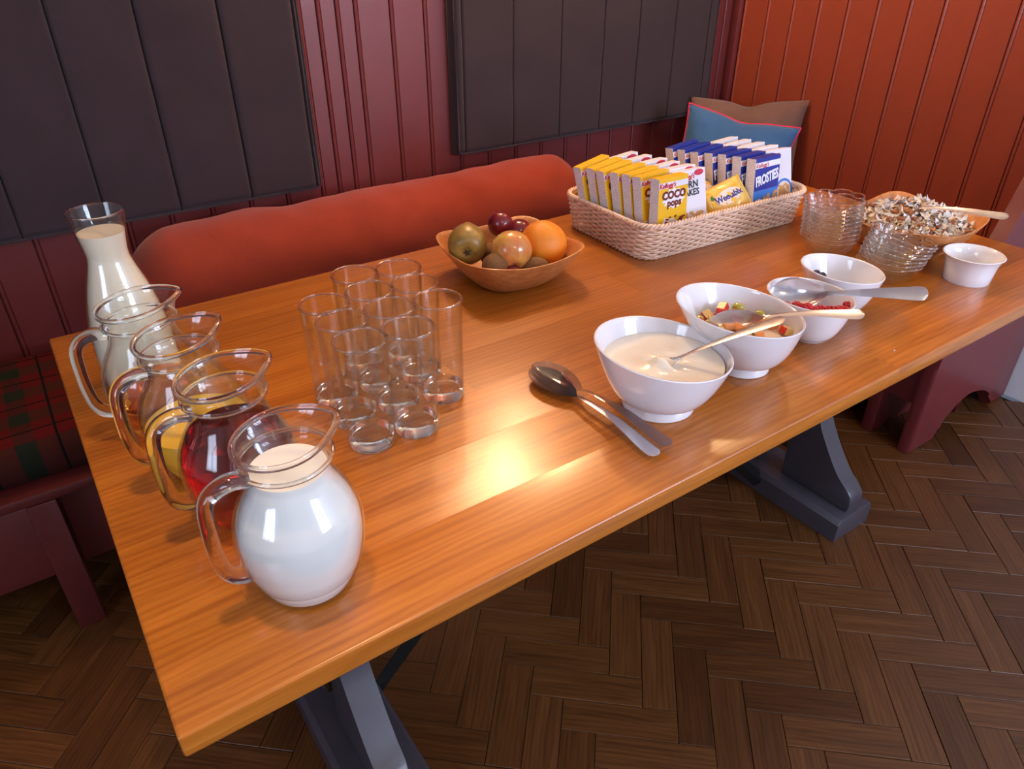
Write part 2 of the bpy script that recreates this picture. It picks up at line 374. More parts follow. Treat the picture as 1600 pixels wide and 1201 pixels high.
# herringbone floor
BL, BW, BT = .232, .0695, .012
ang = R(-42.3); ad = Vector((cos(ang), sin(ang), 0)); ud = Vector((-sin(ang), cos(ang), 0)); org = Vector((.921, .397, 0))
g = .0007
variants = []
for k in range(4):
    bm = bmesh.new(); box(bm, (g, g, -BT), (BL - g, BW - g, 0), .0004 + .0002 * k, 1)
    variants.append(mesh_from('parquet_block', bm, 'parquet', False))
cinv = cam.matrix_world.inverted()
def inframe(p, mg=60):
    q = cinv @ p
    if q.z > -.05: return False
    u = 800 - 1142.77 * q.x / q.z; v = 600.5 + 1142.77 * q.y / q.z
    return -mg < u < 1600 + mg and -mg < v < 1201 + mg
blocks = []
for i in range(-70, 71):
    for j in range(-14, 15):
        for kind in (0, 1):
            o = org + ad * (i * BW + j * BL) + ud * (-i * BW + j * BL)
            if kind == 0: p0 = o; rot = ang; c = o + ad * BL / 2 + ud * BW / 2
            else: p0 = o + ad * BW - ud * BL; rot = ang + pi / 2; c = o + ad * BW / 2 - ud * BL / 2
            if not (X0 + .16 < c.x < X1 - .02 and Y0 + .2 < c.y < Y1 - .05): continue
            cs = [p0, p0 + Matrix.Rotation(rot, 3, 'Z') @ Vector((BL, 0, 0))]
            blocks.append((not inframe(c, 90), (c - cam.location).length, p0, rot))
blocks.sort(key=lambda b: (b[0], b[1]))
rest = bmesh.new()
for n_, (out, d, p0, rot) in enumerate(blocks):
    zj = random.uniform(-.0006, .0006)
    if n_ < 300 and not out:
        o = obj('parquet_block', random.choice(variants), None, floor, (p0.x, p0.y, zj), (random.uniform(-.002, .002), random.uniform(-.001, .001), rot))
    else:
        mt = Matrix.Translation(p0) @ Matrix.Rotation(rot, 4, 'Z'); r = bmesh.ops.create_cube(rest, size=1)
        for v in r['verts']: v.co = mt @ Vector(((v.co.x + .5) * (BL - 2 * g) + g, (v.co.y + .5) * (BW - 2 * g) + g, (v.co.z - .5) * BT + zj))
tag(obj('parquet_field', rest, 'parquet', floor, smooth=False), None, None, kind='stuff')

# ------------------------------------------------------------------ table
TL, TW, TH = 1.84, .90, .030
tb = thing('dining_table', 'long oak plank table on two grey trestles holding the breakfast buffet', 'table')
rows = 8; pw = TW / rows
joints = [[0, 1.12, TL], [0, .10, .86, TL], [0, .74, 1.5, TL], [0, .52, 1.3, TL], [0, .98, TL], [0, .66, 1.42, TL], [0, .40, 1.16, TL], [0, .9, TL]]
for r_ in range(rows):
    for a, b in zip(joints[r_], joints[r_][1:]):
        ya, yb = r_ * pw, (r_ + 1) * pw; bm = bmesh.new()
        L_, W_ = b - a, yb - ya
        box(bm, (.00008, .00008, -TH), (L_ - .00008, W_ - .00008, 0), 0)
        def outer(e):
            m = (e.verts[0].co + e.verts[1].co) / 2; d = e.verts[0].co - e.verts[1].co
            xe = (a == 0 and m.x < .002) or (b == TL and m.x > L_ - .002); ye = (r_ == 0 and m.y < .002) or (r_ == rows - 1 and m.y > W_ - .002)
            if abs(d.z) > .01: return xe and ye
            return (xe and abs(d.y) > .01) or (ye and abs(d.x) > .01)
        es = [e for e in bm.edges if outer(e)]
        if es: bmesh.ops.bevel(bm, geom=es, offset=.0035, segments=3, affect='EDGES', profile=.5)
        obj('plank', bm, 'oak', tb, (a, ya, T), angle=40)
def trestle(xc, sgn):
    # foot with chamfered top along y
    w2 = .073
    pr = [(xc - w2, .0), (xc - w2, .055), (xc - w2 + .010, .070), (xc + w2 - .010, .070), (xc + w2, .055), (xc + w2, 0)]
    bm = bmesh.new(); prism(bm, pr, 1, .193, .707, .004); obj('trestle_foot', bm, 'grey_paint', tb, angle=30)
    # two curved brackets
    curve = [(.207, .070), (.207, .118), (.258, .162), (.309, .230), (.340, .285), (.358, .36), (.362, .45), (.350, .55), (.31, .63), (.25, .69), (.25, .72)]
    sp = [Vector((c[0], c[1], 0)) for c in curve]
    prof = [(p.x, p.y) for p in spline(sp, 40)]
    for m in (0, 1):
        poly = prof + [(.412, .72), (.412, .070)]
        if m: poly = [(.9 - y, z) for y, z in poly][::-1]
        bm = bmesh.new(); prism(bm, poly, 0, xc - .027, xc + .027, .004); obj('trestle_bracket', bm, 'grey_paint', tb, angle=30)
    xa = xc + sgn * .068
    bm = bmesh.new(); tube(bm, [(xa, .45, .035), (xa + sgn * .64, .45, .685)], .020, 4, flat=.7, up=(0, 1, 0)); obj('diagonal_brace', bm, 'steel_dark', tb, angle=20)
    bm = bmesh.new(); box(bm, (xc - .036, .405, .16), (xc - .026, .47, .20), .002); tube(bm, [(xc - .042, .437, .18), (xc - .03, .437, .18)], .007, 10)
    obj('latch_plate', bm, 'brass', tb)
trestle(.262, 1); trestle(1.578, -1)
bm = bmesh.new()
for yy in (.2, .66): box(bm, (.2, yy, T - .05), (1.64, yy + .04, T - .0301), .002)
obj('under_rail', bm, 'grey_paint', tb)

# ------------------------------------------------------------------ benches
bb = thing('back_bench', 'dark red fixed wooden bench along the back wall behind the table', 'bench')
bxo('seat_board', (-.52, 1.0, .36), (2.0, 1.495, .385), 'bench_shaded', bb, .006)
bxo('front_board', (-.52, 1.004, .17), (-.091, 1.03, .36), 'bench_shaded', bb, .003)
bxo('front_board', (-.088, 1.045, .148), (2.0, 1.065, .36), 'bench_shaded', bb, .003)
for xx in (-.146, 1.0): bxo('leg', (xx, 1.0, 0), (xx + .055, 1.44, .36) if xx > 0 else (xx + .055, 1.06, .36), 'bench_shaded', bb, .004)

bm = bmesh.new(); prism(bm, [(.96, 0), (.96, .45), (1.0, .62), (1.10, .85), (1.22, 1.1), (1.25, 1.5), (1.495, 1.5), (1.495, 0)], 0, -.56, -.52, .008); obj('end_panel', bm, 'bench_shaded', bb, angle=40)  # unseen bench end, added to keep window light off the left bench
sb = thing('side_bench', 'dark red bench with an arched solid end panel standing by the right wall', 'bench')
poly = [(2.013, 0), (2.013, .30), (2.022, .37), (2.05, .47), (2.09, .56), (2.141, .655), (2.175, .715), (2.21, .79), (2.27, .92), (2.33, 1.07), (2.375, 1.25), (2.39, 1.5), (2.60, 1.5), (2.60, 0), (2.50, 0)]
arch = [(2.47, .055), (2.40, .095), (2.31, .118), (2.25, .108), (2.20, .082), (2.165, .05), (2.145, 0)]
outline = [Vector((a, b, 0)) for a, b in poly[1:12]]
pl = [poly[0]] + [(p.x, p.y) for p in spline(outline, 36)] + poly[12:] + [(p.x, p.y) for p in spline([Vector((a, b, 0)) for a, b in arch], 24)]
bm = bmesh.new(); prism(bm, pl, 1, .292, .332, .011); obj('end_panel', bm, 'bench_paint', sb, angle=40)
bm = bmesh.new(); prism(bm, [(2.03, 0), (2.03, .40), (2.37, .40), (2.37, 0), (2.14, 0), (2.14, .02), (2.12, .04), (2.10, .02), (2.10, 0)], 1, .425, .465, .008); obj('divider', bm, 'bench_paint', sb, angle=40)
bxo('front_board', (2.045, .332, .15), (2.065, .99, .40), 'bench_paint', sb, .002)
bxo('shade_board', (XR - .02, .333, 0), (XR, 1.49, .398), 'bench_shaded', sb, .002)  # added dark board standing in for the shade behind the arch
bxo('seat_board', (2.02, .333, .40), (XR - .001, 1.49, .425), 'bench_paint', sb, .005)

# ------------------------------------------------------------------ soft furnishings
def cushion_box(nx, ny, lo, hi, fn=None, mat=0, edge=.02):
    """rounded slab, z up"""
    bm = bmesh.new(); lo, hi = Vector(lo), Vector(hi)
    for side in (1, -1):
        V = []
        for i in range(nx + 1):
            row = []
            for j in range(ny + 1):
                u = i / nx; v = j / ny; xx = lo.x + (hi.x - lo.x) * u; yy = lo.y + (hi.y - lo.y) * v
                d = min(xx - lo.x, hi.x - xx, yy - lo.y, hi.y - yy); k = min(1, d / edge); hgt = sqrt(max(0, 1 - (1 - k) ** 2))
                zz = (lo.z + hi.z) / 2 + side * (hi.z - lo.z) / 2 * hgt
                if fn and side > 0: zz += fn(xx, yy) * hgt
                row.append(bm.verts.new((xx, yy, zz)))
            V.append(row)
        for i in range(nx):
            for j in range(ny): bm.faces.new((V[i][j], V[i + 1][j], V[i + 1][j + 1], V[i][j + 1]))
    bmesh.ops.remove_doubles(bm, verts=bm.verts[:], dist=1e-5); return bm
bm = cushion_box(120, 24, (-.51, 1.03, .385), (1.98, 1.455, .487), lambda x, y: .004 * noise.noise(Vector((x * 5, y * 5, 0))), edge=.03)
tag(obj('seat_cushion', bm, 'tartan', angle=80), 'red and dark green tartan seat cushion on the back bench, left of table', 'cushion')

def hanging_pad(name, x0, x1, z0, z1, seams, label):
    bm = bmesh.new(); xs = set()
    n = 90
    xs = [x0 + (x1 - x0) * i / n for i in range(n + 1)]
    for s_ in seams: xs += [s_ - .007, s_ - .003, s_ - .001, s_, s_ + .001, s_ + .003, s_ + .007]
    for e in (.002, .006, .012, .018): xs += [x0 + e, x1 - e]
    xs = sorted(set(xs)); zs = [z0 + (z1 - z0) * j / 30 for j in range(31)] + [z0 + e for e in (.002, .006, .012, .018)] + [z1 - e for e in (.002, .006, .012)]; zs = sorted(zs)
    back, front = Y1 - .002, Y1 - .045; V = []
    for x in xs:
        row = []
        for z in zs:
            d = min(x - x0, x1 - x, z - z0, z1 - z); k = min(1, d / .014); hg = sqrt(max(0, 1 - (1 - k) ** 2))
            dep = (back - front) * (.35 + .65 * hg)
            for s_ in seams:
                q = abs(x - s_)
                if q < .02: dep -= .013 * exp(-(q / .0022) ** 2) * hg
            dep += .003 * noise.noise(Vector((x * 7, z * 7, 3))) * hg
            zz = z + .004 * noise.noise(Vector((x * 4, 1, z))) * (1 if z < z0 + .1 else 0)
            row.append(bm.verts.new((x, back - dep, zz)))
        V.append(row)
    for i in range(len(xs) - 1):
        for j in range(len(zs) - 1): bm.faces.new((V[i][j], V[i + 1][j], V[i + 1][j + 1], V[i][j + 1]))
    B = [bm.verts.new((x, back, z)) for x, z in ((x0, z0), (x1, z0), (x1, z1), (x0, z1))]
    bm.faces.new(B); 
    bm.faces.new([V[i][0] for i in range(len(xs))][::-1] + [B[0], B[1]]); bm.faces.new([V[i][-1] for i in range(len(xs))] + [B[2], B[3]])
    bm.faces.new([V[0][j] for j in range(len(zs))] + [B[3], B[0]]); bm.faces.new([V[-1][j] for j in range(len(zs))][::-1] + [B[1], B[2]])
    o = obj(name, bm, 'grey_felt', angle=50); tag(o, label, 'cushion')
    bm = bmesh.new(); y = front + .004
    loop = [(x0 + .004, y, z0 + .02), (x0 + .006, y, z0 + .006), (x0 + .02, y, z0 + .003), (x1 - .02, y, z0 + .003), (x1 - .006, y, z0 + .006), (x1 - .004, y, z0 + .02), (x1 - .004, y, z1 - .01), (x0 + .004, y, z1 - .01)]
    tube(bm, loop, .0032, 6, closed=True); obj('piping', bm, 'grey_felt', o, angle=80)
    return o
hanging_pad('wall_cushion', -.72, .733, T + .0, T + .72, [-.52, -.345, -.165, .013, .192, .362, .540, .717], 'dark grey quilted pad hanging on the red boards, above the jugs')
hanging_pad('wall_cushion', 1.168, 2.245, T + .020, T + .72, [1.195, 1.37, 1.55, 1.72, 1.87, 2.035, 2.2], 'dark grey quilted pad hanging on the red boards, above the cereal basket')

# bolster
def bolster():
    bm = bmesh.new(); rings = []; x0, x1 = .175, 1.545; n = 90
    for i in range(n + 1):
        u = i / n; x = x0 + (x1 - x0) * u; e = min(u * (x1 - x0), (1 - u) * (x1 - x0)); k = min(1, (e + .002) / .12); r = .134 * sqrt(max(.0, 1 - (1 - k) ** 2)) + .004
        ring = []
        for j in range(40):
            a = 2 * pi * j / 40; rr = r * (1 + .06 * noise.noise(Vector((x * 4, cos(a) * .8, sin(a) * .8))) + .035 * noise.noise(Vector((x * 13, cos(a) * 2, sin(a) * 2))) - (.05 * exp(-((x - .62) / .06) ** 2) if .3 < a < 2.6 else 0))
            if x > 1.38: rr *= 1 + .05 * sin(a * 9) * (x - 1.38) / .15
            zz = .621 + rr * sin(a) * (1.0 if sin(a) > 0 else .92)
            ring.append((x, 1.335 + rr * cos(a) * 1.05, zz - (.03 * (1 - k))))
        rings.append(ring)
    loft(bm, rings, True, True, True); return bm
tag(obj('bolster_cushion', bolster(), 'bolster_red', angle=80), 'long rust red bolster cushion lying on the bench between table and wall', 'cushion')

def pillow(name, mat, w_, h_, t_, loc, rot, label, piping=None, sag=.0, seed=0, notch=0):
    bm = bmesh.new(); n = 36; pts = {}
    def outline(u, v):
        x = u * w_ / 2 * (1 - .10 * (1 - v * v)); z = v * h_ / 2 * (1 - .06 * (1 - u * u))
        if v > 0: z -= v * (sag * exp(-(u / .5) ** 2) + notch * exp(-(u / .26) ** 2))
        return x, z
    for side in (1, -1):
        V = []
        for i in range(n + 1):
            row = []
            for j in range(n + 1):
                u = 2 * i / n - 1; v = 2 * j / n - 1; x, z = outline(u, v)
                k = (max(0, 1 - abs(u) ** 2.6) * max(0, 1 - abs(v) ** 2.6)) ** .5
                y = side * t_ / 2 * k * (1 + .25 * noise.noise(Vector((u * 2 + seed, v * 2, side)))) + .004 * k * noise.noise(Vector((u * 6, v * 6 + seed, side)))
                row.append(bm.verts.new((x, y, z)))
            V.append(row)
        for i in range(n):
            for j in range(n): bm.faces.new((V[i][j], V[i + 1][j], V[i + 1][j + 1], V[i][j + 1]))
    bmesh.ops.remove_doubles(bm, verts=bm.verts[:], dist=1e-5)
    o = obj(name, bm, mat, None, loc, rot, angle=80); tag(o, label, 'cushion')
    if piping:
        loop = []
        for k in range(n): u = 2 * k / n - 1; x, z = outline(u, -1); loop.append((x, 0, z))
        for k in range(n): v = 2 * k / n - 1; x, z = outline(1, v); loop.append((x, 0, z))
        for k in range(n): u = 1 - 2 * k / n; x, z = outline(u, 1); loop.append((x, 0, z))
        for k in range(n): v = 1 - 2 * k / n; x, z = outline(-1, v); loop.append((x, 0, z))
        bm = bmesh.new(); tube(bm, loop, .0032, 6, closed=True); obj('piping', bm, piping, o, angle=80)
    return o
def facing(p, q, lean):   # pillow whose width runs from p to q, leaning back
    d = Vector(q) - Vector(p); rz = atan2(d.y, d.x); return rz
pillow('brown_cushion', 'brown_cloth', .40, .37, .13, (2.225, 1.250, .668), (R(-12), R(-2), R(-55)), 'brown velour cushion leaning in the bench corner behind the blue one', seed=3, notch=.018)
pillow('blue_cushion', 'blue_cloth', .37, .34, .12, (2.040, 1.150, .668), (R(-14), R(9), R(-52)), 'blue cotton cushion with crimson piping in the bench corner', 'pink_piping', seed=8, sag=.006, notch=.008)

# ------------------------------------------------------------------ jugs, carafe, tumblers
JP = [(.0, .0), (.040, .0), (.047, .003), (.0545, .018), (.0615, .038), (.0655, .060), (.0665, .078), (.0650, .094), (.0600, .110), (.0530, .124), (.0465, .136), (.0425, .148), (.0412, .158), (.0422, .1625), (.0450, .1655), (.0462, .168), (.0448, .1705), (.0445, .178), (.0458, .186), (.0478, .191)]
def prof_r(z):
    p = JP[1:]
    for (r0, z0), (r1, z1) in zip(p, p[1:]):
        if z0 <= z <= z1: return r0 + (r1 - r0) * (z - z0) / (z1 - z0 + 1e-9)
    return p[-1][0]
def jug_fn(a, r, z):
    t = max(0, (z - .163) / .028); dz = .005 * cos(a) * t; a2 = (a + pi) % (2 * pi) - pi
    sp = .0095 * exp(-(abs(a2) / .42) ** 1.5) * t * t; side = .0015 * exp(-((abs(a2) - .9) / .4) ** 2) * t
    rr = r + sp - side
    return Vector((rr * cos(a), rr * sin(a), z + dz + .0008 * exp(-(a2 / .5) ** 2) * t))
def smooth_prof(prof, n):
    pts = spline([Vector((r, z, 0)) for r, z in prof], n); return [(max(.0003, p.x), p.y) for p in pts]
def make_jug(label, loc, rz):
    t = thing('glass_jug', label, 'jug', loc, rz, 'glass jugs along the left table edge')
    P = smooth_prof(JP[1:], 60); bm = bmesh.new()
    lathe(bm, [(.0003, .0002)] + P, 72, fn=jug_fn)
    inner = [(max(.0003, r - .0026), z + .003 if z < .02 else z) for r, z in P[2:-1]]
    lathe(bm, [(.0003, .006)] + [(r, max(z, .006)) for r, z in inner], 72, fn=jug_fn)
    obj('jug_body', bm, 'thin_glass', t, angle=60)
    # rolled lip
    loop = [jug_fn(2 * pi * k / 96, .0470, .1915) for k in range(96)]
    bm = bmesh.new(); tube(bm, loop, .0033, 10, closed=True); obj('lip', bm, 'glass', t, angle=80)
    loop = [jug_fn(2 * pi * k / 72, .0452, .1680) for k in range(72)]
    bm = bmesh.new(); tube(bm, loop, .0024, 8, closed=True); obj('neck_ring', bm, 'glass', t, angle=80)
    hp = spline([(-.040, 0, .158), (-.056, 0, .1615), (-.073, 0, .156), (-.082, 0, .142), (-.0845, 0, .112), (-.0840, 0, .084), (-.080, 0, .060), (-.071, 0, .048), (-.056, 0, .043)], 44)
    bm = bmesh.new(); tube(bm, hp, lambda u: .0074 + .0012 * abs(2 * u - 1), 14, flat=1.3, up=(0, 1, 0)); obj('handle', bm, 'glass', t, angle=80)
    return t
def liquid(name, mat, z1, label, cat, loc, rz=0, z0=.0065, inset=.0032, prof=prof_r):
    bm = bmesh.new(); n = 40; P = [(.0004, z0)]
    for k in range(n + 1): z = z0 + (z1 - z0) * k / n; P.append((prof(max(z, .003)) - inset, z))
    P.append((prof(z1) - inset - .002, z1 + .0001)); P.append((.0004, z1 - .0004))
    lathe(bm, P, 64); o = obj(name, bm, mat, None, loc, (0, 0, rz), angle=60); return tag(o, label, cat)
JUGS = [((.112, .508), -4, 'amber_juice', .066, 'apple_juice', 'amber apple juice in the farthest jug', 'clear glass jug a third full of amber juice, beside the carafe', 'juice'),
        ((.133, .385), 13, 'orange_juice', .070, 'orange_juice', 'yellow orange juice in the second jug from the carafe', 'clear glass jug with yellow orange juice in its lower half', 'juice'),
        ((.151, .262), 4, 'red_juice', .121, 'cranberry_juice', 'deep red juice in the jug behind the milk jug', 'clear glass jug full of deep red juice', 'juice'),
        ((.167, .113), 0, 'milk', .155, 'milk', 'white milk filling the nearest jug', 'clear glass jug of white milk nearest the table corner', 'milk')]
for (x, y), rz, mt, lv, nm, lab, jl, cat in JUGS:
    make_jug(jl, (x, y, T), R(rz)); liquid(nm, mt, lv, lab, cat, (x, y, T))

CP = [(.050, 0), (.0555, .006), (.0580, .03), (.0575, .07), (.0535, .110), (.0455, .150), (.0360, .182), (.0310, .200), (.0298, .210), (.0312, .225), (.0345, .250), (.0375, .272)]
def crp(z):
    for (r0, z0), (r1, z1) in zip(CP, CP[1:]):
        if z0 <= z <= z1: return r0 + (r1 - r0) * (z - z0) / (z1 - z0)
    return CP[-1][0]
cx_, cy_ = .111, .662
t = thing('glass_carafe', 'tall waisted glass carafe of creamy drink at the back left table corner', 'carafe', (cx_, cy_, T))
bm = bmesh.new(); P = smooth_prof(CP, 50); lathe(bm, [(.0003, .0)] + P, 64); lathe(bm, [(.0003, .005)] + [(r - .0022, max(.005, z)) for r, z in P[1:]], 64); obj('carafe_body', bm, 'thin_glass', t, angle=60)
bm = bmesh.new(); tube(bm, [(.0367 * cos(2 * pi * k / 64), .0367 * sin(2 * pi * k / 64), .272) for k in range(64)], .0015, 6, closed=True); obj('lip', bm, 'glass', t, angle=80)
PS = smooth_prof(CP, 200)
def crs(z): return min(PS, key=lambda q: abs(q[1] - z))[0]
liquid('yogurt_drink', 'cream', .243, 'cream coloured drink filling the tall carafe', 'drink', (cx_, cy_, T), inset=.0026, prof=crs)

def make_tumbler(loc):
    t = thing('glass_tumbler', '', 'glass', loc, 0, 'upright empty tumblers in the middle of the table')
    h = .160; bm = bmesh.new()
    lathe(bm, [(.0295, .0), (.0312, .0015), (.0318, .01), (.0345, h - .001)], 40); lathe(bm, [(.0300, .019), (.0330, h - .001)], 40); obj('wall', bm, 'thin_glass', t, angle=60)
    bm = bmesh.new(); lathe(bm, [(.0003, .0015), (.027, .0006), (.0300, .0012), (.0306, .004), (.0310, .0185), (.0290, .0195), (.026, .0170), (.015, .0150), (.0003, .0145)], 40); obj('thick_base', bm, 'glass', t, angle=50)
    bm = bmesh.new(); tube(bm, [(.0338 * cos(2 * pi * k / 48), .0338 * sin(2 * pi * k / 48), h) for k in range(48)], .0018, 6, closed=True); obj('rim', bm, 'glass', t, angle=80)
    return t
TU = [((.332, .305), 'front left tumbler, the one nearest the milk jug'), ((.399, .300), 'tumbler on the near row, right of the one nearest the milk jug'),
      ((.336, .370), 'second tumbler back in the left row, behind the nearest one'), ((.406, .369), 'tumbler in the centre of the cluster, second back in the middle row'),
      ((.474, .354), 'front right tumbler, standing alone towards the spoons'), ((.336, .432), 'third tumbler back in the left row, facing the cranberry jug'),
      ((.407, .436), 'third tumbler back in the middle row'), ((.474, .422), 'second tumbler back in the right row'),
      ((.414, .503), 'farthest tumbler of the middle row, by the table rear edge'), ((.481, .488), 'farthest tumbler of the right row, nearest the fruit bowl')]
t0 = None
for (x, y), lab in TU:
    if t0 is None: t0 = make_tumbler((x, y, T)); t0['label'] = 'clear glass ' + lab
    else: dup(t0, (x, y, T), (0, 0, random.uniform(0, 1)), 'clear glass ' + lab)

# ------------------------------------------------------------------ white bowls
def white_bowl(name, foot, rf, rim, RR, h, s, phi, fh, label, cat='bowl', power=.60, thick=.0038, zin=.014, neck=.9):
    fx, fy = foot; dx, dy = rim[0] - fx, rim[1] - fy; t = thing(name, label, cat, (fx, fy, T))
    n = 72
    def ring(tt, rad, zf, off=0):
        out = []
        for k in range(n):
            a = 2 * pi * k / n; hz = h - s * cos(a - phi); q = (zf - fh) / (h - fh); z = zf if q <= 0 else fh + (hz - fh) * q
            out.append(Vector((dx * tt + rad * cos(a), dy * tt + rad * sin(a), z + off)))
        return out
    def rad_at(q): return rf * neck + (RR - rf * neck) * (q ** power)
    rings = [ring(0, .001, .002), ring(0, rf - .006, .002), ring(0, rf - .003, 0.0), ring(0, rf, .0012)]
    if fh > .004: rings += [ring(0, rf, fh * .45), ring(0, rf * neck + .0012, fh * .8), ring(0, rf * neck + .0004, fh)]
    m = 26
    for k in range(1, m + 1): q = (k / m) ** 1.5; rings.append(ring(q, rad_at(q), fh + (h - fh) * q))
    rings.append(ring(1, RR - thick * .3, h, .0012)); rings.append(ring(1, RR - thick * .8, h, .0008))
    for k in range(m, 0, -1):
        q = (k / m) ** 1.5; zz = fh + (h - fh) * q
        if zz < zin + .002: break
        rings.append(ring(q, rad_at(q) - thick, zz, -.0004))
    rings.append([Vector((p.x * .72, p.y * .72, zin)) for p in rings[-1]]); rings.append([Vector((p.x * .02, p.y * .02, zin)) for p in rings[-1]])
    bm = bmesh.new(); loft(bm, rings); obj('bowl_body', bm, 'porcelain', t, angle=50)
    return lambda z: (fx + dx * ((z - fh) / (h - fh)), fy + dy * ((z - fh) / (h - fh)), rad_at((z - fh) / (h - fh)) - thick)
PH = R(-25)
b1 = white_bowl('yogurt_bowl', (.7261, .1497), .0535, (.724, .1505), .0996, .096, .012, PH, .016, 'large slanted white porcelain bowl of yogurt, nearest the two loose spoons', power=.52, neck=.96)
b2 = white_bowl('salad_bowl', (.9170, .1540), .0440, (.8975, .1610), .0990, .1045, .013, PH, .016, 'large slanted white porcelain bowl of chopped fruit salad', power=.52, neck=.96)
b3 = white_bowl('berry_bowl', (1.0935, .158), .033, (1.0885, .1650), .0731, .077, .005, PH, .004, 'small white porcelain bowl with the last raspberries and a big spoon', power=.55, neck=.95)
b4 = white_bowl('small_bowl', (1.232, .196), .033, (1.230, .2015), .0735, .0775, .006, PH, .004, 'small white porcelain bowl, almost empty with two blueberries', power=.55, neck=.95)
# ramekin
t = thing('ramekin', 'small straight sided white dish at the right end of the table', 'dish', (1.5628, .1262, T))
bm = bmesh.new(); lathe(bm, [(.001, .002), (.040, .002), (.042, 0), (.0436, .002), (.0455, .022), (.0485, .040), (.0540, .052), (.0563, .0548), (.0545, .0560), (.0515, .0535), (.0462, .040), (.0433, .022), (.041, .0065), (.035, .005), (.001, .005)], 64); obj('dish_body', bm, 'porcelain', t, angle=50)
bm = bmesh.new(); lathe(bm, [(.001, .0128), (.0385, .0128), (.0410, .0118), (.0405, .0062), (.001, .0062)], 48); tag(obj('sugar', bm, 'cream', None, (1.5628, .1262, T)), 'pale creamy spread in the small white dish', 'spread')
# yogurt
x, y, r = b1(.074); bm = bmesh.new(); rings = []
for k in range(0, 26):
    rr = (r + .0005) * k / 25; ring = []
    for j in range(72):
        a = 2 * pi * j / 72; px, py = x + rr * cos(a), y + rr * sin(a)
        z = .074 + .0018 * noise.noise(Vector((px * 30, py * 30, 0))) + .011 * exp(-((px - .712) ** 2 + (py - .143) ** 2) / .00022) - .004 * exp(-((px - .735) ** 2 + (py - .135) ** 2) / .0002) + .003 * sin(px * 260 + py * 80) * exp(-((px - .728) ** 2 + (py - .140) ** 2) / .0007)
        ring.append(Vector((px, py, T + (z if k < 25 else .0735))))
    rings.append(ring)
bot = b1(.05); rings.append([Vector((bot[0] + (bot[2] - .002) * cos(2 * pi * j / 72), bot[1] + (bot[2] - .002) * sin(2 * pi * j / 72), T + .05)) for j in range(72)])
loft(bm, rings); tag(obj('yogurt', bm, 'yogurt', angle=80), 'thick creamy yogurt filling the nearest slanted bowl', 'yogurt', kind='stuff')
# fruit salad chunks
M['apple_flesh'] = simple('pale_apple_flesh', (.72, .52, .20), .3, var=.1, coat=.4); M['red_peel'] = simple('red_apple_peel', (.60, .03, .015), .25, coat=.5)
M['melon'] = simple('orange_melon_flesh', (.80, .30, .09), .3, var=.1, coat=.4); M['green_grape'] = simple('green_grape', (.40, .38, .05), .2, coat=.4)
M['raspberry'] = simple('raspberry', (.52, .008, .022), .3, var=.25, coat=.3); M['blueberry'] = simple('blueberry', (.02, .012, .035), .4, var=.2)
x, y, r = b2(.064); bm = bmesh.new(); lathe(bm, [(.001, .062), (r * .9, .062), (r - .001, .0615), (r * .85, .046), (.001, .046)], 48, x, y)
tag(obj('salad_juice', bm, 'cream', None, (0, 0, T), angle=60), 'thin pale juice under the chopped fruit', 'juice', kind='stuff')
protos = {}
def chunk(kind):
    bm = bmesh.new()
    if kind == 'cube': bmesh.ops.create_cube(bm, size=1); sc = (.017, .014, .012)
    elif kind == 'wedge': prism(bm, [(-.5, -.5), (.5, -.5), (-.1, .5)], 1, -.5, .5); sc = (.019, .013, .015)
    else: bmesh.ops.create_uvsphere(bm, u_segments=14, v_segments=10, radius=.5); sc = (.020, .015, .015)
    for v in bm.verts: v.co = Vector((v.co.x * sc[0], v.co.y * sc[1], v.co.z * sc[2])) * 1.06
    if kind != 'grape': bmesh.ops.bevel(bm, geom=bm.edges[:], offset=.0012, segments=1, affect='EDGES')
    return bm
def cm(kind, m0, m1=None):
    bm = chunk(kind)
    if m1:
        for f in bm.faces:
            if f.calc_center_median().y < -.0055: f.material_index = 1
    return mesh_from('fruit_chunk', bm, [m0, m1] if m1 else [m0], True, 40)
KM = [('apple_chunk', cm('cube', 'apple_flesh', 'red_peel'), 'pale apple cubes with a red peel side'), ('apple_wedge', cm('wedge', 'apple_flesh'), 'pale peeled apple wedges'),
      ('melon_chunk', cm('cube', 'melon'), 'orange melon cubes'), ('grape_half', cm('grape', 'green_grape'), 'green grape halves'), ('red_apple_chunk', cm('cube', 'red_peel'), 'bright red peel pieces')]
KL = ['pale apple cube with red peel in the fruit salad', 'pale peeled apple wedge in the fruit salad', 'orange melon cube in the fruit salad', 'small green grape half in the fruit salad', 'bright red peel piece in the fruit salad']
def where(dx, dy, lay):
    a_, b_ = dx * .82 - dy * .57, dx * .57 + dy * .82     # to the right, away from the viewer
    if abs(a_) < .022 and abs(b_) < .022: p = 'middle'
    elif abs(a_) > abs(b_): p = 'right side' if a_ > 0 else 'left side'
    else: p = 'far side' if b_ > 0 else 'near side'
    return ('upper layer, ' if lay else 'lower layer, ') + p
placed = []; tries = 0
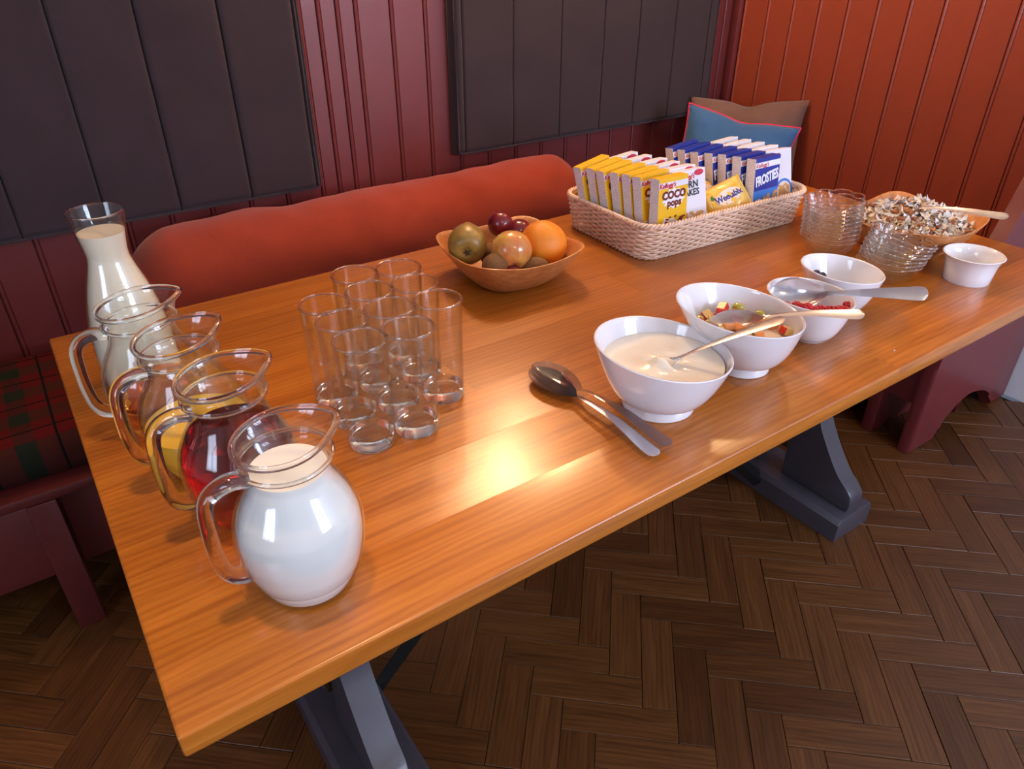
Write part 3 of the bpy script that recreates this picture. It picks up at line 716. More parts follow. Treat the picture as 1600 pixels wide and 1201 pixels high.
while len(placed) < 54 and tries < 4000:
    tries += 1; a = random.uniform(0, 2 * pi); rr = (r - .011) * sqrt(random.random()); px, py = x + rr * cos(a), y + rr * sin(a)
    if (px - (x + .028)) ** 2 + (py - (y - .024)) ** 2 < .026 ** 2: continue
    lay = 0 if len(placed) < 36 else 1
    if any((px - q[0]) ** 2 + (py - q[1]) ** 2 < .0125 ** 2 and q[2] == lay for q in placed): continue
    if lay == 1 and (px - x) * .82 - (py - y) * .57 > .01: continue
    placed.append((px, py, lay)); ki = random.choice([0, 0, 0, 1, 1, 1, 1, 2, 2, 3, 4])
    nm, me, gl = KM[ki]
    tag(obj(nm, me, None, None, (px, py, T + .0685 + .0095 * lay), (random.uniform(-.7, .7), random.uniform(-.7, .7), random.uniform(0, 6))), KL[ki] + ', ' + where(px - x, py - y, lay), 'fruit', gl + ' in the salad bowl')
# raspberries
def raspberry():
    bm = bmesh.new()
    for k in range(5):
        z = -.006 + .0035 * k; rr = [.0058, .0070, .0066, .0050, .002][k]; m_ = [9, 11, 10, 7, 3][k]
        for j in range(m_):
            a = 2 * pi * (j + .5 * (k % 2)) / m_; r2 = bmesh.ops.create_icosphere(bm, subdivisions=1, radius=.0026)
            for v in r2['verts']: v.co += Vector((rr * cos(a), rr * sin(a), z))
    r2 = bmesh.ops.create_icosphere(bm, subdivisions=1, radius=.0065)
    return mesh_from('raspberry', bm, 'raspberry', True, 80)
RM = raspberry()
x, y, r = b3(.03)
RB = [(1.070, .184, .052), (1.074, .168, .055), (1.084, .152, .054), (1.094, .141, .055), (1.106, .133, .054), (1.120, .129, .052), (1.147, .137, .050), (1.062, .198, .048), (1.085, .170, .043), (1.098, .156, .043), (1.112, .147, .044), (1.128, .141, .044), (1.078, .186, .040)]
for k, (px, py, pz) in enumerate(RB):
    lab = {0: 'red raspberry at the left end of the row in front of the big spoon', 6: 'red raspberry lying alone at the right side of the small bowl'}.get(k, 'red raspberry in the small bowl, %s' % ('in the row against its near side' if k < 7 else 'lying behind the near row, under the spoon'))
    o = obj('raspberry', RM, None, None, (px - .006, py - .014, T + pz + .006), (random.uniform(-1.5, 1.5), random.uniform(-1.5, 1.5), 0)); o.scale = (1.1,) * 3
    tag(o, lab, 'raspberry', 'raspberries in the small bowl')
x, y, r = b4(.02)
bm = bmesh.new(); bmesh.ops.create_uvsphere(bm, u_segments=16, v_segments=12, radius=.0085); BM = mesh_from('blueberry', bm, 'blueberry')
tag(obj('blueberry', BM, None, None, (1.214, .241, T + .056)), 'dark blueberry at the left side of the almost empty bowl', 'blueberry')
tag(obj('blueberry', BM, None, None, (1.227, .236, T + .050)), 'dark blueberry lower down, touching the first one in the almost empty bowl', 'blueberry')

# ------------------------------------------------------------------ spoons
def spoon_mesh(L=.255, bl=.088, bw=.056, hw=.021, depth=.013, arch=.012):
    bm = bmesh.new(); st = []; n = 16
    S = [0, .0015, .005, .012, .022, .034, .046, .058, .068, .077, .084, .090, .096, .106, .125, .15, .18, .205, .225, .240, .249, .2535, .255]
    rows_ = []
    for s_ in S:
        s_ = s_ * L / .255
        if s_ <= bl:
            q = s_ / bl; wd = bw * (max(0, sin(pi * q ** .85)) ** .62) * (1 - .12 * q); wd = max(wd, .0012 if q < .5 else .0085); dp = depth * (sin(pi * min(1, q * 1.02)) ** .8 if 0 < q < 1 else 0); zc = .002 + .003 * q
        else:
            q = (s_ - bl) / (L - bl); wd = .0080 + (hw - .0080) * (max(0, q - .1) / .9) ** 1.1; dp = -.0006
            if q > .93: wd *= sqrt(max(.02, 1 - ((q - .93) / .07) ** 2))
            zc = .005 + arch * sin(pi * min(1, q * 1.15 + .12) * .75) - .006 * q * q
        row = []
        for j in range(n + 1):
            u = 2 * j / n - 1; row.append(bm.verts.new((s_, u * wd / 2, zc - dp * (1 - u * u))))
        rows_.append(row)
    for a, b in zip(rows_, rows_[1:]):
        for j in range(n):
            f = bm.faces.new((a[j], a[j + 1], b[j + 1], b[j]))
    top = bm.faces[:]
    r = bmesh.ops.solidify(bm, geom=top, thickness=.0014)
    for f in bm.faces: f.material_index = 1 if f.calc_center_median().x > bl * 1.5 else 0
    return mesh_from('spoon', bm, ['steel', 'steel_satin'], True, 50)
SM = spoon_mesh()
def spoon(tip, end, roll, label, mesh=SM, group=None):
    tip, end = Vector(tip), Vector(end); xa = (end - tip).normalized(); up = Vector((0, 0, 1)); ya = up.cross(xa).normalized(); za = xa.cross(ya)
    m = Matrix((xa, ya, za)).transposed().to_4x4() @ Matrix.Rotation(R(roll), 4, 'X'); m.translation = tip
    o = obj('serving_spoon', mesh, None); o.matrix_world = m; return tag(o, label, 'spoon', group)
SB = spoon_mesh(.275, .104, .058, .025, .013, .012)
spoon((.620, .322, T + .0135), (.624, .047, T + .004), 0, 'steel spoon lying on the table, the lower one of the nested pair', SB)
spoon((.624, .3235, T + .0195), (.650, .050, T + .0075), 0, 'steel spoon lying on the table, on top of the nested pair', SB)
spoon((.700, .165, T + .048), (.850, .050, T + .148), -3, 'steel spoon standing in the yogurt, its handle over the fruit salad bowl', spoon_mesh(.213, .06, .045, .028, .01, .002))
spoon((.862, .185, T + .082), (.994, .016, T + .124), 14, 'steel spoon resting in the chopped fruit salad', spoon_mesh(.218, .078, .052, .025, .013, .006))
spoon((1.050, .218, T + .067), (1.190, .014, T + .108), 52, 'steel spoon with a juice stained bowl resting in the raspberry bowl', spoon_mesh(.240, .092, .062, .026, .015, .006))

# ------------------------------------------------------------------ square wooden bowls
def square_bowl(name, cx, cy, rz, label, a=.125, base=.074, h=.066, peak=.010):
    t = thing(name, label, 'bowl', (cx, cy, T), rz); n = 96; ne = 4.2
    def ring(half, z, ex, pk):
        out = []
        for k in range(n):
            th = 2 * pi * k / n; c, s_ = cos(th), sin(th); rr = half / ((abs(c) ** ex + abs(s_) ** ex) ** (1 / ex))
            pkz = (abs(sin(2 * th)) ** 3) * pk
            out.append(Vector((rr * c, rr * s_, z + pkz)))
        return out
    rings = [ring(.002, .003, 2.2, 0), ring(base - .01, .003, 2.6, 0), ring(base, 0, 2.8, 0)]
    for k in range(1, 13):
        q = k / 12; rings.append(ring(base + (a - base) * (q ** .75), h * q, 2.8 + 1.6 * q, peak * q * q))
    rings.append(ring(a - .0015, h + .0008, 4.4, peak)); rings.append(ring(a - .0038, h - .0002, 4.4, peak))
    for k in range(11, 1, -1):
        q = k / 12; rings.append(ring(base + (a - base) * (q ** .75) - .0045, h * q + .001, 2.8 + 1.6 * q, peak * q * q))
    rings.append(ring(base - .012, .0065, 2.6, 0)); rings.append(ring(.002, .006, 2.2, 0))
    bm = bmesh.new(); loft(bm, rings); obj('bowl_body', bm, 'bowlwood', t, angle=50); return t
FB = (.812, .668); square_bowl('fruit_bowl', *FB, R(-3), 'square pale wooden bowl of fresh fruit in the middle of the table')
MB_ = (1.628, .300); square_bowl('muesli_bowl', *MB_, R(-2), 'square pale wooden bowl heaped with muesli at the far table end', peak=.014, h=.066)

# fruit
def sphere_fruit(name, mat, r, loc, label, cat, sq=(1, 1, 1), dimple=0, rot=(0, 0, 0), bump=0.):
    bm = bmesh.new(); bmesh.ops.create_uvsphere(bm, u_segments=40, v_segments=28, radius=1)
    for v in bm.verts:
        c = v.co.copy(); pol = 1 - abs(c.z); k = 1
        if dimple: k -= dimple * exp(-(sqrt(c.x ** 2 + c.y ** 2) / .22) ** 2) * (1 if c.z > 0 else .7)
        k += bump * noise.noise(c * 1.6 + Vector((r * 99, 0, 0)))
        v.co = Vector((c.x * sq[0], c.y * sq[1], c.z * sq[2])) * r * k
    o = obj(name, bm, mat, None, loc, rot, angle=80); return tag(o, label, cat)
sphere_fruit('orange', 'orange_skin', .0475, (.872, .634, T + .066), 'large orange at the right of the fruit bowl', 'orange', (1, 1, .97), .05, (.3, .4, 0), .02)
ap = sphere_fruit('apple', 'apple_skin', .0405, (.787, .624, T + .074), 'yellow apple with red blush on top of the fruit bowl', 'apple', (1, 1, .95), .25, (-.9, .5, 0), .03)
bm = bmesh.new(); tube(bm, [(0, 0, .028), (.001, .001, .036), (.003, .001, .042)], .0012, 6); obj('stem', bm, 'stem', ap)
sphere_fruit('plum', 'plum_skin', .0265, (.838, .738, T + .084), 'dark red plum highest at the back of the fruit bowl', 'plum', (1, 1, 1.03), .08)
sphere_fruit('plum', 'plum_skin', .0265, (.865, .708, T + .070), 'dark red plum half hidden between apple and orange', 'plum', (1, 1, 1.03), .08)
sphere_fruit('plum', 'plum_skin', .018, (.772, .598, T + .040), 'dark red plum low at the front of the fruit bowl', 'plum', (1, 1, 1.0), .08)
sphere_fruit('kiwi', 'kiwi_skin', .0235, (.742, .614, T + .058), 'brown kiwi at the front left of the fruit bowl', 'kiwi', (1.25, 1, 1), 0, (0, 0, .4), .03)
sphere_fruit('kiwi', 'kiwi_skin', .0225, (.818, .588, T + .043), 'brown kiwi at the front below apple and orange', 'kiwi', (1.3, 1, 1), 0, (0, 0, -.6), .03)
sphere_fruit('kiwi', 'kiwi_skin', .0225, (.782, .690, T + .046), 'brown kiwi in shadow between pear and plums', 'kiwi', (1.25, 1, 1), 0, (0, 0, .9), .03)
# pear lying on its side
bm = bmesh.new(); PR = [(.0006, -.042), (.006, -.0405), (.014, -.043), (.026, -.040), (.035, -.029), (.0385, -.013), (.0365, .004), (.029, .022), (.0205, .037), (.0155, .049), (.0115, .056), (.004, .058), (.0006, .057)]
lathe(bm, smooth_prof(PR, 44), 40, fn=lambda a, r, z: Vector((r * cos(a) * (1 + .03 * noise.noise(Vector((cos(a), sin(a), z * 20)))), r * sin(a), z)))
d = Vector((.52, .80, .16)).normalized(); q = Vector((0, 0, 1)).rotation_difference(d)
pe = obj('pear', bm, 'pear_skin', None, (.738, .706, T + .078), q.to_euler(), angle=80); tag(pe, 'green brown russet pear lying at the left of the fruit bowl', 'pear')
bm = bmesh.new(); r_ = bmesh.ops.create_icosphere(bm, subdivisions=2, radius=.0045)
for v in bm.verts: v.co.z = v.co.z * .35 - .0415
for k in range(5): a = 2 * pi * k / 5; tube(bm, [(.002 * cos(a), .002 * sin(a), -.042), (.0075 * cos(a), .0075 * sin(a), -.0438)], .0012, 5)
obj('calyx', bm, 'stem', pe)
bm = bmesh.new(); tube(bm, [(0, 0, .056), (.002, .001, .066), (.006, .002, .072)], .0016, 6); obj('stem', bm, 'stem', pe)

# muesli
def muesli():
    bm = bmesh.new(); cx, cy = MB_; a = .113; n = 44; V = []
    def hgt(u, v): return .056 + .034 * max(0, 1 - (u * u + v * v)) ** .8 + .010 * exp(-((u - .0) ** 2 + (v + .1) ** 2) / .15)
    for i in range(n + 1):
        row = []
        for j in range(n + 1):
            u, v = 2 * i / n - 1, 2 * j / n - 1; k = ((abs(u) ** 4 + abs(v) ** 4) ** .25) or 1; kk = max(abs(u), abs(v)) / k if k > 0 else 1
            x, y = u * kk * a, v * kk * a; row.append(bm.verts.new((cx + x, cy + y, T + hgt(u, v) + .003 * noise.noise(Vector((x * 140, y * 140, 0))))))
        V.append(row)
    for i in range(n):
        for j in range(n): bm.faces.new((V[i][j], V[i + 1][j], V[i + 1][j + 1], V[i][j + 1])).material_index = 0
    def put(kind, mi, s_):
        while True:
            u, v = random.uniform(-1, 1), random.uniform(-1, 1)
            if abs(u) ** 4 + abs(v) ** 4 < .85: break
        p = Vector((cx + u * a, cy + v * a, T + hgt(u, v) + s_ * .25)); rot = Euler((random.uniform(-.9, .9), random.uniform(-.9, .9), random.uniform(0, 6.3))).to_matrix()
        if kind == 'flake':     # curled coconut shaving
            L_ = s_ * random.uniform(.8, 1.6); W_ = s_ * .45; cur = random.uniform(.3, 1.1); m_ = 5
            for sd in (0,):
                rw = []
                for k in range(m_ + 1):
                    t_ = k / m_ - .5; ang_ = t_ * cur * 3; cxx = sin(ang_) / (cur * 3) * L_ * 1; czz = (1 - cos(ang_)) / (cur * 3) * L_; ww = W_ * (1 - .9 * (2 * t_) ** 2) + .0006
                    rw.append([bm.verts.new(p + rot @ Vector((cxx, sg * ww / 2, czz + hh))) for sg, hh in ((-1, 0), (1, 0), (1, .0007), (-1, .0007))])
                for A, B in zip(rw, rw[1:]):
                    for q_ in range(4): bm.faces.new((A[q_], A[(q_ + 1) % 4], B[(q_ + 1) % 4], B[q_])).material_index = mi
                bm.faces.new(rw[0]).material_index = mi; bm.faces.new(rw[-1][::-1]).material_index = mi
        else:
            sc = {'oat': (1, .7, .25), 'nut': (1.1, .62, .42), 'raisin': (1, .7, .6), 'cube': (1, .9, .7)}[kind]
            r2 = bmesh.ops.create_icosphere(bm, subdivisions=1 if kind != 'cube' else 1, radius=s_ / 2)
            for v_ in r2['verts']:
                c = v_.co * (1 + .25 * random.uniform(-1, 1) * (kind != 'nut')); v_.co = p + rot @ Vector((c.x * sc[0], c.y * sc[1], c.z * sc[2]))
            for f in {f for v_ in r2['verts'] for f in v_.link_faces}: f.material_index = mi
    for _ in range(2600): put('oat', random.choice([0, 1, 1]), random.uniform(.005, .009))
    for _ in range(130): put('raisin', 2, random.uniform(.008, .011))
    for _ in range(70): put('nut', 3, random.uniform(.014, .019))
    for _ in range(34): put('cube', 4, random.uniform(.008, .013))
    for _ in range(190): put('flake', 5, random.uniform(.013, .024))
    return bm
M['oat'] = simple('oat_flakes', (.50, .34, .20), .7, var=.2, scale=200); M['oat2'] = simple('pale_oats', (.66, .52, .36), .7, var=.2); M['raisin'] = simple('dark_raisin', (.045, .014, .012), .5)
M['almond'] = simple('almond_skin', (.27, .085, .035), .5, var=.2); M['apricot'] = simple('dried_apricot', (.66, .22, .03), .4); M['coconut'] = simple('coconut_flake', (.74, .70, .64), .5)
tag(obj('muesli', muesli(), ['oat', 'oat2', 'raisin', 'almond', 'apricot', 'coconut'], angle=40), 'muesli with coconut flakes, almonds and raisins heaped in the wooden bowl', 'muesli', kind='stuff')
spoon((1.585, .345, T + .088), (1.633, .116, T + .116), 32, 'steel spoon stuck in the muesli with its handle over the bowl rim', spoon_mesh(.236, .07, .045, .020, .010, .008))

# ------------------------------------------------------------------ stacked glass bowls
def petal_bowl_mesh():
    bm = bmesh.new(); n = 120
    def fn(a, r, z):
        q = max(0, (z - .010) / .032); s_ = (abs(cos(a * 4)) ** .8 - .55) * q; return Vector(((r * (1 + .14 * s_)) * cos(a), (r * (1 + .14 * s_)) * sin(a), z + .0015 * s_))
    P = smooth_prof([(.024, 0), (.029, .002), (.040, .010), (.049, .021), (.0545, .032), (.0580, .043)], 16)
    lathe(bm, [(.0004, .001)] + P, n, fn=fn)
    b2 = bmesh.new(); tube(b2, [fn(2 * pi * k / 160, .0580, .043) for k in range(160)], .0015, 6, closed=True)
    return mesh_from('bowl_body', bm, 'bowl_glass', True, 60), mesh_from('rim', b2, 'glass', True, 80)
PB, PBR = petal_bowl_mesh()
ordn = ['bottom', 'second from the bottom', 'third from the bottom', 'fourth from the bottom', 'fifth from the bottom', 'sixth from the bottom', 'seventh from the bottom', 'eighth from the bottom', 'ninth from the bottom', 'tenth from the bottom']
def stack(x, y, n, step, lean, which, grp, tilt0=0, dirn=(0, 0), sc=1):
    px, pz = Vector((x, y)), 0.0; tl = tilt0
    for k in range(n):
        o = obj('glass_bowl', PB, None, None, (px.x, px.y, T + pz), (-dirn[1] * tl, dirn[0] * tl, .09 * (k % 2) + k * .02))
        nm = ordn[k] if k < n - 1 else 'topmost'
        obj('rim', PBR, None, o); o.scale = (sc, sc, sc)
        tag(o, 'scalloped clear glass bowl, %s in the %s' % (nm, which), 'bowl', grp)
        px += Vector(dirn) * (step * sin(tl)); pz += step * cos(tl); tl += lean
stack(1.448, .372, 10, .0088, R(.7), 'tall stack near the basket', 'tall stack of glass bowls', dirn=(-.82, .57))
stack(1.424, .218, 7, .0086, R(2.3), 'short stack near the muesli', 'short stack of glass bowls', 0, (.75, -.66), 1.03)

# ------------------------------------------------------------------ wicker basket
def basket():
    cx, cy = 1.338, .690; t = thing('wicker_basket', 'rectangular pale wicker basket packed with small cereal boxes', 'basket', (cx, cy, T), R(-2.2))
    def rr(hx, hy, rad, s_):   # point on rounded rectangle by arc length fraction -> (x,y,nx,ny)
        L = [2 * (hx - rad), pi / 2 * rad, 2 * (hy - rad), pi / 2 * rad] * 2; tot = sum(L); d = (s_ % 1) * tot; segs = 0
        cs = [(-(hx - rad), -hy, 1, 0), None, (hx, -(hy - rad), 0, 1), None, (hx - rad, hy, -1, 0), None, (-hx, hy - rad, 0, -1), None]
        cen = {1: (hx - rad, -(hy - rad), -pi / 2), 3: (hx - rad, hy - rad, 0), 5: (-(hx - rad), hy - rad, pi / 2), 7: (-(hx - rad), -(hy - rad), pi)}
        for k in range(8):
            if d <= L[k] or k == 7:
                if k % 2 == 0: x, y, ux, uy = cs[k]; return (x + ux * d, y + uy * d, uy, -ux)
                c = cen[k]; a = c[2] + d / rad; return (c[0] + rad * cos(a), c[1] + rad * sin(a), cos(a), sin(a))
            d -= L[k]
    HX0, HY0, HX1, HY1, Hh = .245, .137, .256, .154, .076
    ns = 84
    def P(s_, z, off=0):
        q = z / Hh; x, y, nx, ny = rr(HX0 + (HX1 - HX0) * q, HY0 + (HY1 - HY0) * q, .038 + .012 * q, s_); return Vector((x + nx * off, y + ny * off, z))
    bm = bmesh.new()
    for k in range(13):
        z = .007 + .0055 * k; m_ = ns * 4; pts = [P(i / m_, z + .0006 * sin(i), .0030 * cos(pi * i / 4 + pi * k)) for i in range(m_)]
        tube(bm, pts, .0028, 6, closed=True)
    tag(obj('side_weave', bm, 'wicker', t, angle=80), None, None, kind='stuff')
    bm = bmesh.new()
    for i in range(ns): tube(bm, [P((i + .5) / ns, .002), P((i + .5) / ns, .04), P((i + .5) / ns, .078)], .0018, 5)
    tag(obj('stakes', bm, 'wicker', t, angle=80), None, None, kind='stuff')
    bm = bmesh.new(); m_ = 900
    for st in range(3):
        pts = []
        for i in range(m_):
            s_ = i / m_; ph = 2 * pi * (s_ * 58 + st / 3); b = P(s_, .0785); o_ = P(s_, .0785, 1) - b; pts.append(b + o_ * (.0036 * cos(ph)) + Vector((0, 0, .0036 * sin(ph))))
        tube(bm, pts, .0030, 5, closed=True)
    tag(obj('braided_rim', bm, 'wicker', t, angle=80), None, None)
    bm = bmesh.new()
    for st in range(2):
        pts = [P(i / 600, .004) + (P(i / 600, .004, 1) - P(i / 600, .004)) * (.0025 * cos(2 * pi * (i / 600 * 60 + st / 2))) + Vector((0, 0, .0022 * sin(2 * pi * (i / 600 * 60 + st / 2)))) for i in range(600)]
        tube(bm, pts, .0024, 5, closed=True)
    obj('foot_braid', bm, 'wicker', t, angle=80)
    bm = bmesh.new(); k = 0
    y = -HY0 + .004
    while y < HY0 - .003: tube(bm, [(-HX0 + .004 + .02 * (abs(y) > HY0 - .02), y, .006 + .0008 * (k % 2)), (HX0 - .004 - .02 * (abs(y) > HY0 - .02), y, .006 + .0008 * (k % 2))], .0022, 5); y += .0043; k += 1
    tag(obj('base_weave', bm, 'wicker', t, angle=80), None, None, kind='stuff')
    return t
basket()

# ------------------------------------------------------------------ cereal boxes (front faces -y, base centre at origin)
CW, CD, CH = .086, .025, .152
def carton(front, bands, top):
    """bands: list of (z0,z1,material index) on the front; side faces small print"""
    mats = ['card_white', 'card_text'] + front; bm = bmesh.new(); hw, hd = CW / 2, CD / 2
    zs = sorted({0., CH, *[b[0] for b in bands], *[b[1] for b in bands]})
    for za, zb in zip(zs, zs[1:]):
        v = [bm.verts.new(p) for p in ((-hw, -hd, za), (hw, -hd, za), (hw, -hd, zb), (-hw, -hd, zb))]; f = bm.faces.new(v); mi = 0
        for b0, b1, m_ in bands:
            if za >= b0 - 1e-6 and zb <= b1 + 1e-6: mi = m_
        f.material_index = mi
        v = [bm.verts.new(p) for p in ((hw, hd, za), (-hw, hd, za), (-hw, hd, zb), (hw, hd, zb))]; bm.faces.new(v).material_index = mi
    for sx in (-1, 1):
        v = [bm.verts.new(p) for p in ((sx * hw, hd, 0), (sx * hw, -hd, 0), (sx * hw, -hd, CH), (sx * hw, hd, CH))]; bm.faces.new(v).material_index = 1
    for z, mi in ((0, 0), (CH, top)): 
        v = [bm.verts.new(p) for p in ((-hw, -hd, z), (hw, -hd, z), (hw, hd, z), (-hw, hd, z))]; bm.faces.new(v).material_index = mi
    # raised top flap seam
    box(bm, (-hw + .001, -.002, CH), (hw - .001, hd - .001, CH + .0006), 0, mi=top)
    bm.normal_update()
    return mesh_from('carton', bm, mats, False)
def decal(name, poly, mat, z=0):   # flat print polygon on the front face: (x, z) coordinates, tiny thickness
    bm = bmesh.new(); prism(bm, poly, 1, -CD / 2 - .0003 - z, -CD / 2); return mesh_from(name, bm, mat, False)
def rect(x0, z0, x1, z1): return [(x0, z0), (x1, z0), (x1, z1), (x0, z1)]
def blob(cx, cz, rx, rz, n=24, wob=0, seed=0, spikes=0):
    out = []
    for k in range(n):
        a = 2 * pi * k / n; q = 1 + wob * noise.noise(Vector((cos(a) * 2 + seed, sin(a) * 2, seed)))
        if spikes: q *= (1.0 if k % 2 else .78)
        out.append((cx + rx * q * cos(a), cz + rz * q * sin(a)))
    return out
def scatter(name, n, x0, z0, x1, z1, r, mat, z=.0003, seed=1):
    rnd = random.Random(seed); bm = bmesh.new()
    for k in range(n):
        c = (rnd.uniform(x0, x1), rnd.uniform(z0, z1)); prism(bm, blob(c[0], c[1], r * rnd.uniform(.7, 1.2), r * rnd.uniform(.5, .9), 8, .4, k), 1, -CD / 2 - .0003 - z - k * 1e-5, -CD / 2)
    return mesh_from(name, bm, mat, False)
def lettering(parent, s, size, x, z, mat, off=0, lift=.0009, rot=0, shear=0, name='lettering', spacing=1.0, tall=1.0):
    o = obj(name, text_mesh(s, size, mat, off, 'CENTER', shear, spacing), None, parent, (x, -CD / 2 - lift, z), (R(90), rot, 0)); o.scale = (1, tall, 1); return o
def box_thing(name, mesh, parts, texts, label, cat, loc, rot, group):
    t = thing(name, label, cat, loc, 0, group); t.rotation_euler = rot
    obj('carton', mesh, None, t)
    for nm, me in parts: obj(nm, me, None, t)
    for a in texts: lettering(t, *a[0], **a[1])
    return t
c_coco = carton(['card_yellow'], [(0, .131, 2), (.143, CH, 2)], 2)
c_corn = carton(['card_white'], [(0, CH, 2)], 0)
c_frost = carton(['card_blue', 'card_sky'], [(0, .08, 3), (.08, .130, 2), (.143, CH, 2)], 2)
c_k = carton(['card_white'], [(0, CH, 2)], 0)
KEL = ("Kellogg's", .0155)
coco_parts = [('splash', decal('splash', blob(.002, .108, .036, .023, 28, .2, 3, spikes=1), 'print_white')), ('cereal_picture', scatter('cereal_picture', 30, -.02, .03, .038, .070, .0035, 'card_brown')), ('milk_swirl', decal('milk_swirl', blob(-.012, .052, .026, .014, 20, .5, 5), 'card_cream'))]
coco_txt = [((KEL[0], .0135, -.019, .1365, 'card_red'), dict(off=.0003, shear=.25)), (('COCO', .0228, .002, .115, 'card_brown'), dict(off=.0013, lift=.0006)), (('pops', .0215, .004, .0985, 'card_brown'), dict(off=.0010, lift=.0006))]
corn_parts = [('red_corner', decal('red_corner', blob(.024, .144, .014, .0065, 20), 'card_red')), ('cereal_picture', scatter('cereal_picture', 44, -.038, .03, .03, .062, .006, 'card_flake'))]
corn_txt = [((KEL[0], .0135, -.014, .138, 'card_red'), dict(off=.0003, shear=.25)), (('CORN', .021, -.010, .121, 'card_black'), dict(off=.0005)), (('FLAKES', .019, -.008, .104, 'card_black'), dict(off=.0005))]
frost_parts = [('white_band', decal('white_band', rect(-.043, .130, .043, .142), 'print_white')), ('milk_splash', decal('milk_splash', blob(.0, .040, .036, .020, 30, .5, 9), 'print_white')), ('cereal_picture', scatter('cereal_picture', 18, -.005, .035, .04, .074, .0065, 'card_flake', .0004, 4))]
frost_txt = [((KEL[0], .0125, -.020, .1360, 'card_red'), dict(off=.0002, shear=.25, lift=.0006)), (('FROSTIES', .0205, .0, .105, 'print_white'), dict(off=.0009, rot=R(-9), spacing=.92, tall=1.5))]
k_parts = [('bowl_ring', decal('bowl_ring', blob(.016, .054, .030, .030, 32), 'card_sky')), ('bowl_inside', decal('bowl_inside', blob(.016, .054, .024, .024, 32), 'card_cream', .0002)), ('cereal_picture', scatter('cereal_picture', 46, .0, .036, .034, .070, .005, 'card_flake', .0004, 7))]
k_txt = [(('K', .066, -.022, .118, 'card_red'), dict(off=.0012, shear=.15))]
rowname = ['front', 'second', 'third', 'fourth', 'fifth', 'sixth', 'back']
BX0, BZ = 0, T + .0115
def column(proto_args, xs, ys, leans, yaw, kindlabel, grp, skew=0, roll=0):
    """boxes from front to back"""
    root = None
    for k, y in enumerate(ys):
        nm = rowname[k] if k < len(ys) - 1 else 'rearmost'
        lab = '%s, %s in its row' % (kindlabel, nm); x = xs + skew * k + random.uniform(-.002, .002)
        rot = (R(-leans[k]), R(random.uniform(-1, 1) + roll * k), R(yaw + random.uniform(-2, 2)))
        if root is None: root = box_thing(*proto_args, lab, 'cereal box', (x, y, BZ), rot, grp)
        else: dup(root, (x, y, BZ), rot, lab)
    return root
ysA = [.582, .613, .644, .675, .706, .737, .768]
column(('cereal_box', c_coco, coco_parts, coco_txt), 1.172, ysA, [5, 10, 9, 9, 9, 8, 8], 2, 'yellow chocolate cereal box with white side text', 'yellow cereal boxes in the left row', -.0042, -1.7)
column(('cereal_box', c_corn, corn_parts, corn_txt), 1.242, [.582, .616, .650, .686, .722, .758], [13, 9, 9, 9, 9, 9], -2, 'white corn cereal box with red and black print', 'white cereal boxes beside the yellow row', -.0058, -1.0)
column(('cereal_box', c_frost, frost_parts, frost_txt), 1.462, [y - .012 for y in ysA], [6, 8, 9, 9, 9, 9, 9], 0, 'blue frosted cereal box with white side text', 'blue cereal boxes in the right half', -.0082, -1.0)
column(('cereal_box', c_k, k_parts, k_txt), 1.541, [.582, .614, .650, .686, .722], [14, 13, 12, 12, 12], -2, 'white cereal box with a red letter and bowl picture', 'white cereal boxes at the right end', -.0060, -.8)

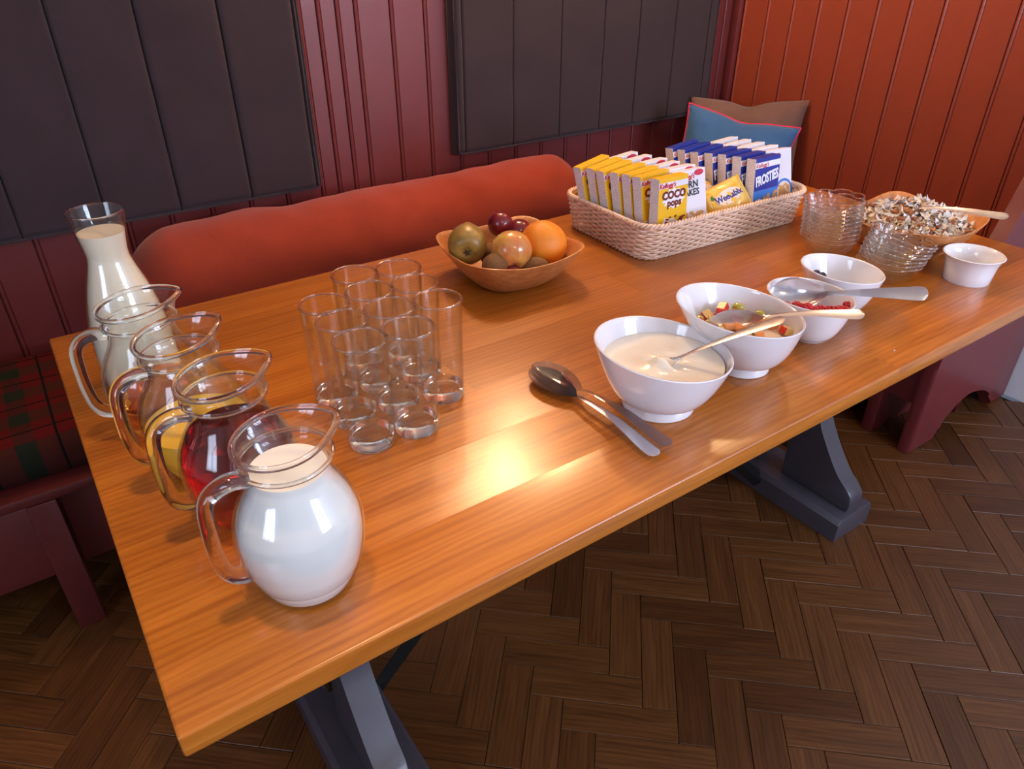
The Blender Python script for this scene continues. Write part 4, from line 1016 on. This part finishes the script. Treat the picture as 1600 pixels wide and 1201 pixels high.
# yellow biscuit packets
def packet_mesh():
    bm = bmesh.new(); n, m_ = 30, 20; w_, h_, t_ = .112, .074, .036
    for side in (1, -1):
        V = []
        for i in range(n + 1):
            row = []
            for j in range(m_ + 1):
                u, v = 2 * i / n - 1, 2 * j / m_ - 1; k = (max(0, 1 - abs(u) ** 5)) ** .5 * (max(0, 1 - abs(v) ** 3)) ** .45
                row.append(bm.verts.new((u * w_ / 2 * (1 - .03 * (1 - v * v)), v * h_ / 2, side * t_ / 2 * k * (1 + .18 * noise.noise(Vector((u * 4, v * 4, side * 3)))))))
            V.append(row)
        for i in range(n):
            for j in range(m_): bm.faces.new((V[i][j], V[i + 1][j], V[i + 1][j + 1], V[i][j + 1]))
    bmesh.ops.remove_doubles(bm, verts=bm.verts[:], dist=1e-5); return mesh_from('wrapper', bm, 'film', True, 70)
PK = packet_mesh()
def packet(loc, rot, label):
    t = thing('biscuit_packet', label, 'packet', loc, 0, 'yellow biscuit packets in the basket'); t.rotation_euler = rot
    obj('wrapper', PK, None, t)
    bm = bmesh.new()
    for sx in (-1, 1): box(bm, (sx * .056 - .006, -.036, -.0008), (sx * .056 + .006, .036, .0008))
    obj('crimped_end', bm, 'film', t)
    bm = bmesh.new(); prism(bm, blob(0, 0, .037, .017, 24), 2, .0170, .0184); obj('pale_oval', bm, 'card_cream', t)
    obj('lettering', text_mesh('Weetabix', .0200, 'card_navy', .0005, 'CENTER', 0, .95), None, t, (0, 0, .0188))
    bm = bmesh.new(); prism(bm, blob(-.036, .010, .009, .008, 16, .3, 2), 2, .010, .0160); obj('green_patch', bm, 'card_green', t)
    return t
packet((1.352, .590, T + .083), (R(52), R(-14), R(-4)), 'yellow wrapped biscuit packet lying on top at the front')
packet((1.345, .602, T + .040), (R(20), R(2), R(-4)), 'yellow wrapped biscuit packet underneath the front one')
packet((1.340, .640, T + .080), (R(40), R(10), R(20)), 'yellow wrapped biscuit packet behind the front one')
packet((1.325, .695, T + .088), (R(35), R(-8), R(-10)), 'yellow wrapped biscuit packet in the middle of the gap')
packet((1.312, .748, T + .086), (R(30), R(5), R(12)), 'yellow wrapped biscuit packet at the back of the gap')
# crumb on the table
bm = bmesh.new(); bmesh.ops.create_icosphere(bm, subdivisions=1, radius=.0016); tag(obj('crumb', bm, 'coconut', None, (1.167, .039, T + .0010)), 'tiny white crumb on the table near its front edge', 'crumb')
